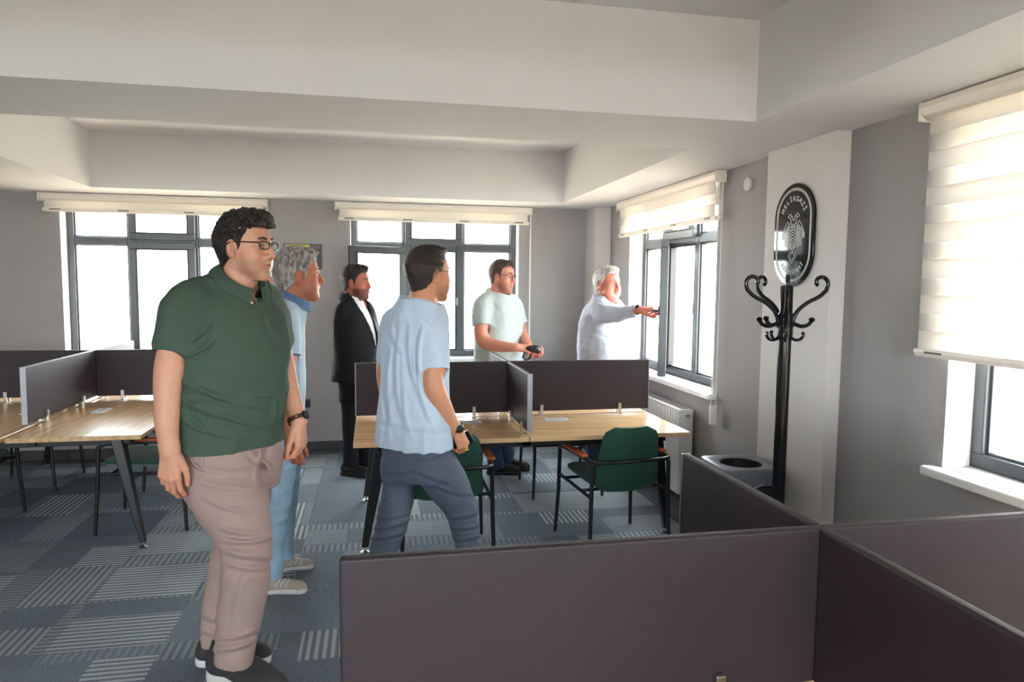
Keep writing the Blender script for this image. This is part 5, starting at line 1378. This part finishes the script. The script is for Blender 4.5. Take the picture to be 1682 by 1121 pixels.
# ======== man in the mint T-shirt
def man_mint():
    f = ang(-46); Y = 5.90; b = A(815, 700, Y)
    p = Person('man in a pale mint T-shirt and glasses holding a black case behind the middle desk', (b[0], Y, 0), Y, side_of(f), .0065)
    hm = hairm('brown_hair', (74, 58, 50), .3)
    h = dict(skin=(206, 140, 120), hair=(82, 58, 48), hairmat=hm, jaw=1.06, fat=.004, stubble=.55, thick=.010, curl=(.003, 70), top=.003, neck=1.12,
             line=([-.16, -.09, -.05, -.018, .004, .020, .038, .055, .085, .15], [.030, .032, .058, .085, .092, .100, .165, .195, .200, .20]))
    p.head((825, 453), 5.88, 1.10, ang(-40), h, nod=-.08, vh=.004)
    p.arm([(791, 524, 11, 5.73), (790, 548, 11.5, 5.70), (798, 563, 11.5, 5.66), (820, 569, 9.5, 5.57), (841, 571, 7.5, 5.50), (849, 571, 6.6, 5.48)],
          dict(d=(.95, -.15, -.12), n=(.15, .6, -.8), s=(.1, .8, .5), sc=1.08, curls=[(30, 40, 20), (35, 45, 25), (40, 45, 25), (45, 45, 25)], thumb=TH_REL), vox=.0042)
    p.arm([(852, 528, 9.5, 5.98), (858, 550, 9, 5.90), (866, 566, 8, 5.74), (871, 577, 6.6, 5.63)],
          dict(d=(.55, -.75, -.25), n=(-.4, -.2, .9), s=(-.7, -.7, .2), sc=1.05, curls=[(35, 40, 20), (38, 42, 20), (40, 45, 20), (42, 45, 20)], thumb=TH_REL), vox=.0042)
    g = cloth('mint_jersey', (180, 194, 193), .85)
    rows = p.rows([(482, 802, 834), (490, 794, 843), (502, 787, 850), (520, 784, 855), (550, 782, 856), (580, 781, 857), (612, 781, 856), (640, 783, 853)], .80, 1.08, .95)
    sR = p.chain([(806, 487, 8, 5.86), (795, 498, 14, 5.79), (791, 515, 15, 5.75), (791.5, 534, 14.8, 5.725)])
    sL = p.chain([(832, 487, 8, 5.92), (843, 500, 13, 5.97), (850, 515, 12.5, 6.0), (853, 530, 12, 6.0)])
    F = p.body_field(rows, [sR, sL]); nc = p.neckpt(480, .004); p.neck_cone(F, nc, .10, .088); folds(F, .005, 9, 1, 1, .7, 2); folds(F, .003, 18, 1, 1, .8, 5)
    p.hem_carve(F, *sR)
    fx = np.array([f[0], f[1], 0]); rx = np.array([f[1], -f[0], 0]); axf = nrm(fx+np.array([0, 0, -.40])); p.neck_cut(F, nc, rx, axf, .072, .080)
    sh = p.part('t_shirt', F, g)
    p.ring(nc, rx, axf, .072, .080, [(-.003, -.010), (.001, .007), (.004, .009), (.007, -.010)], 'neckband', g, parent=sh)
    tm = cloth('dark_blue_denim', (58, 72, 98), .8, nz=(12, .15))
    T = Fld(A(775, 795, 5.9)-np.array([.08, .3, .02]), A(865, 630, 5.9)+np.array([.06, .3, .02]), .0075)
    T.loft(p.rows([(628, 785, 852), (660, 785, 851), (680, 787, 848)], .82, 1, 1), p.side, 2.4, 0)
    lr = p.chain([(806, 682, 17, 5.85), (810, 730, 14, 5.83), (816, 768, 12.5, 5.84)]); ll = p.chain([(830, 682, 17, 5.97), (831, 730, 14, 5.98), (832, 764, 12.5, 5.98)])
    T.chain(*lr, .04, cap=True); T.chain(*ll, .04, cap=True); folds(T, .006, 9, 1, 1, 1.6, 6); p.part('jeans', T, tm)
    sm = mat('black_trainer', srgb(20, 20, 22), .6)
    for L_, dd in ((lr, ang(-10)), (ll, ang(-20))):
        a = L_[0][-1][:2]; d = np.array(dd); p.shoe(a-d*.09, a+d*.21, sm, M_SOLE_B, vox=.006)
    p.glasses(M_FRAMEBLK, lens_h=.014, r=.0019); p.finish()
    # black case in his hands
    c = thing('black_case', 'small black case with a dangling strap in the hands of the man in mint', 'case', tuple(A(876, 575, 5.45)))
    F = Fld((-.09, -.07, -.07), (.09, .07, .07), .005); F.ell((0, 0, .01), (.062, .035, .030), 0); F.ell((.035, .0, -.012), (.03, .026, .02), .02)
    V, Q = F.nets(); obj('case_shell', np_mesh('case_shell', V, Q), M_BLACK, c)
    MB().tube([(-.05, 0, 0), (-.075, -.005, -.03), (-.085, 0, -.06), (-.06, .005, -.08), (-.03, .003, -.075), (-.02, 0, -.03)], .009, 8).build('strap', M_BLACK, c, smooth=True)
man_mint()

# ======== man in the white shirt, pointing
def man_white():
    f = ang(-50); Y = 5.82; b = A(990, 700, Y)
    p = Person('grey-haired man with a moustache in a white shirt pointing at the open window', (b[0], Y, 0), Y, side_of(f), .0065)
    hm = hairm('silver_hair', (168, 164, 158), .3)
    h = dict(skin=(188, 112, 96), hair=(140, 122, 112), hairmat=hm, jaw=1.10, fat=.006, neck=1.16, thick=.016, curl=(.004, 55), top=.006,
             line=([-.16, -.09, -.05, -.018, .004, .020, .038, .055, .085, .15], [.030, .032, .058, .085, .095, .120, .170, .190, .194, .19]))
    p.head((998, 466), 5.79, 1.18, ang(-62), h, vh=.004)
    mb = MB(); tr = p.tr
    for s in (-1, 1): mb.tube([tr(np.array([q]))[0] for q in ((0, .098, .064), (s*.012, .0965, .0645), (s*.024, .088, .060), (s*.031, .078, .053))], [.0065*1.18, .0075*1.18, .006*1.18, .003*1.18], 8)
    p.local(mb, 'moustache', mat('moustache_hair', srgb(112, 84, 72), .7, bump=(200, .8)))
    p.arm([(1036, 512, 6.5, 5.300), (1046, 510.5, 6.3, 5.250), (1051, 509.5, 6.2, 5.225)],
          dict(d=(.80, -.55, .10), n=(.1, .35, -.95), s=(-.5, -.7, .35), sc=1.10, curls=[(6, 14, 8), (55, 75, 40), (62, 80, 40), (66, 80, 40)], thumb=((.8, .45, .4), (.95, .05, .4), (.9, -.3, .3))), vox=.004)
    p.watch(A(1048, 510, 5.240), (.80, -.55, .10), (0, -.5, .9), .034, mat('steel_bracelet', srgb(90, 84, 70), .3, .8), M_WATCHCASE)
    p.arm([(1020, 590, 6.5, 5.940), (1022, 606, 6, 5.920)], dict(d=(.1, -.2, -1), n=(-.9, -.2, 0), s=(.3, -.9, 0), sc=1.08, curls=RELAX, thumb=TH_REL), vox=.0045)
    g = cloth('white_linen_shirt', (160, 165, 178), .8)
    rows = p.rows([(488, 980, 1008), (496, 970, 1012), (508, 960, 1016), (528, 953, 1019), (550, 950, 1024), (572, 950, 1027), (592, 951, 1027), (615, 953, 1025), (640, 956, 1022)], .84, 1.1, .95)
    sR = p.chain([(985, 496, 10, 5.760), (985, 509, 16, 5.680), (1000, 517, 14.5, 5.540), (1020, 516, 11.5, 5.400), (1036, 513, 9.5, 5.310), (1044, 511.5, 9, 5.270)])
    sL = p.chain([(1006, 496, 9, 5.840), (1014, 510, 13, 5.910), (1021, 535, 11.5, 5.970), (1024, 562, 10, 5.980), (1021, 588, 8.5, 5.940)])
    F = p.body_field(rows, [sR, sL]); nc = p.neckpt(491, .006); p.neck_cone(F, nc, .10, .090); folds(F, .005, 9, 1, 1, 1, 2); folds(F, .003, 18, 1, 1, 1.3, 5)
    p.hem_carve(F, *sR)
    fx = np.array([f[0], f[1], 0]); rx = np.array([f[1], -f[0], 0]); axf = nrm(fx+np.array([0, 0, -.45])); p.neck_cut(F, nc, rx, axf, .074, .084)
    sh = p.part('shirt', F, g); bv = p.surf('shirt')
    p.ring(nc, rx, axf, .074, .084, [(-.006, -.012), (-.003, .030), (.006, .034), (.020, .010), (.026, -.008)], 'collar', g, gap=.22, parent=sh)
    for y in (504, 531, 545, 560, 575): 
        q, n = on_surface(bv, 1009+ (y-500)*.06, y, .001)
        if q is not None: p.local(MB().tube([q, q+n*.003], .006, 10), 'button', M_BUTTON, sh)
    tm = cloth('navy_trousers', (46, 52, 68), .8)
    T = Fld(A(940, 800, 5.840)-np.array([.08, .3, .02]), A(1040, 620, 5.840)+np.array([.06, .3, .02]), .0075)
    T.loft(p.rows([(622, 955, 1023), (660, 957, 1021), (684, 960, 1018)], .82, 1, 1), p.side, 2.4, 0)
    lr = p.chain([(976, 684, 18, 5.770), (975, 725, 14, 5.760), (976, 762, 12.5, 5.760)]); ll = p.chain([(1004, 684, 17, 5.890), (1005, 722, 14, 5.900), (1006, 752, 12.5, 5.920)])
    T.chain(*lr, .04, cap=True); T.chain(*ll, .04, cap=True); p.part('trousers', T, tm)
    sm = mat('black_leather_shoe', srgb(16, 16, 17), .3)
    for L_ in (lr, ll):
        a = L_[0][-1][:2]; d = np.array(f); p.shoe(a-d*.10, a+d*.20, sm, M_SOLE_B, vox=.006)
    p.finish()
man_white()

# ======== man hidden behind the green polo, part of his face showing under that man's chin
def man_hidden():
    f = ang(4); Y = 4.62; b = A(416, 700, Y)
    p = Person('man almost wholly hidden behind the man in green, a strip of his face showing', (b[0], Y, 0), Y, side_of(f), .007)
    h = dict(skin=(200, 136, 112), hair=(52, 40, 34), hairmat=hairm('short_dark_hair', (44, 36, 32), .3), jaw=1.0, stubble=.3, thick=.010, curl=(.003, 70), top=.003, neck=1.06,
             line=([-.16, -.09, -.05, -.018, .004, .020, .038, .055, .085, .15], [.030, .032, .058, .085, .092, .100, .165, .186, .190, .19]))
    p.head((419, 450), Y, 1.06, ang(0), h, vh=.004)
    p.arm([(405, 560, 11, 4.48), (402, 596, 10, 4.46), (404, 622, 9.5, 4.44), (408, 655, 7.5, 4.42), (410, 668, 7, 4.41)], dict(d=(.1, -.05, -1), n=(.1, .95, 0), s=(1, 0, 0), sc=1.05, curls=RELAX, thumb=TH_REL), vox=.005)
    p.arm([(414, 560, 10.5, 4.76), (413, 596, 10, 4.77), (414, 622, 9.5, 4.77), (417, 650, 7.5, 4.75), (418, 662, 7, 4.74)], dict(d=(.1, -.05, -1), n=(.1, -.95, 0), s=(1, 0, 0), sc=1.0, curls=RELAX, thumb=TH_REL), vox=.005)
    g = cloth('dark_grey_shirt', (70, 72, 78), .85)
    rows = p.rows([(490, 398, 426), (500, 390, 431), (518, 386, 436), (550, 384, 438), (600, 384, 438), (640, 386, 437), (672, 388, 436)], .72)
    sR = p.chain([(410, 496, 10, 4.58), (408, 512, 14, 4.52), (406, 540, 14, 4.49), (405, 572, 13, 4.475)]); sL = p.chain([(412, 496, 10, 4.66), (413, 512, 14, 4.72), (414, 540, 14, 4.75), (414, 572, 13, 4.76)])
    F = p.body_field(rows, [sR, sL]); nc = p.neckpt(490, .004); F.cone(nc-np.array([0, 0, .04]), nc+np.array([0, 0, .03]), .11, .092, .045); folds(F, .004, 9, 1, 1, .8, 3); p.hem_carve(F, *sR)
    fx = np.array([f[0], f[1], 0]); rx = np.array([f[1], -f[0], 0]); axf = nrm(fx+np.array([0, 0, -.4])); p.neck_cut(F, nc, rx, axf, .072, .08)
    sh = p.part('shirt', F, g); p.ring(nc, rx, axf, .072, .080, [(-.006, -.012), (-.003, .026), (.006, .030), (.018, .010), (.024, -.008)], 'collar', g, gap=.22, parent=sh)
    T = Fld(A(370, 850, Y)-np.array([.1, .3, .05]), A(450, 655, Y)+np.array([.1, .3, .03]), .008)
    T.loft(p.rows([(662, 388, 436), (695, 388, 436), (715, 390, 434)], .85), p.side, 2.4, 0)
    lr = p.chain([(408, 716, 17, 4.55), (407, 770, 14, 4.54), (405, 822, 13, 4.54), (405, 858, 12, 4.54)]); ll = p.chain([(416, 716, 17, 4.69), (417, 770, 14, 4.70), (416, 815, 13, 4.70), (416, 845, 12, 4.70)])
    T.chain(*lr, .04, cap=True); T.chain(*ll, .04, cap=True); p.part('trousers', T, cloth('charcoal_trousers', (50, 52, 58), .8))
    for L_ in (lr, ll):
        a = L_[0][-1][:2]; d = np.array(f); p.shoe(a-d*.09, a+d*.20, mat('black_trainer', srgb(20, 20, 22), .6), M_SOLE_B, vox=.006)
    p.finish()
man_hidden()
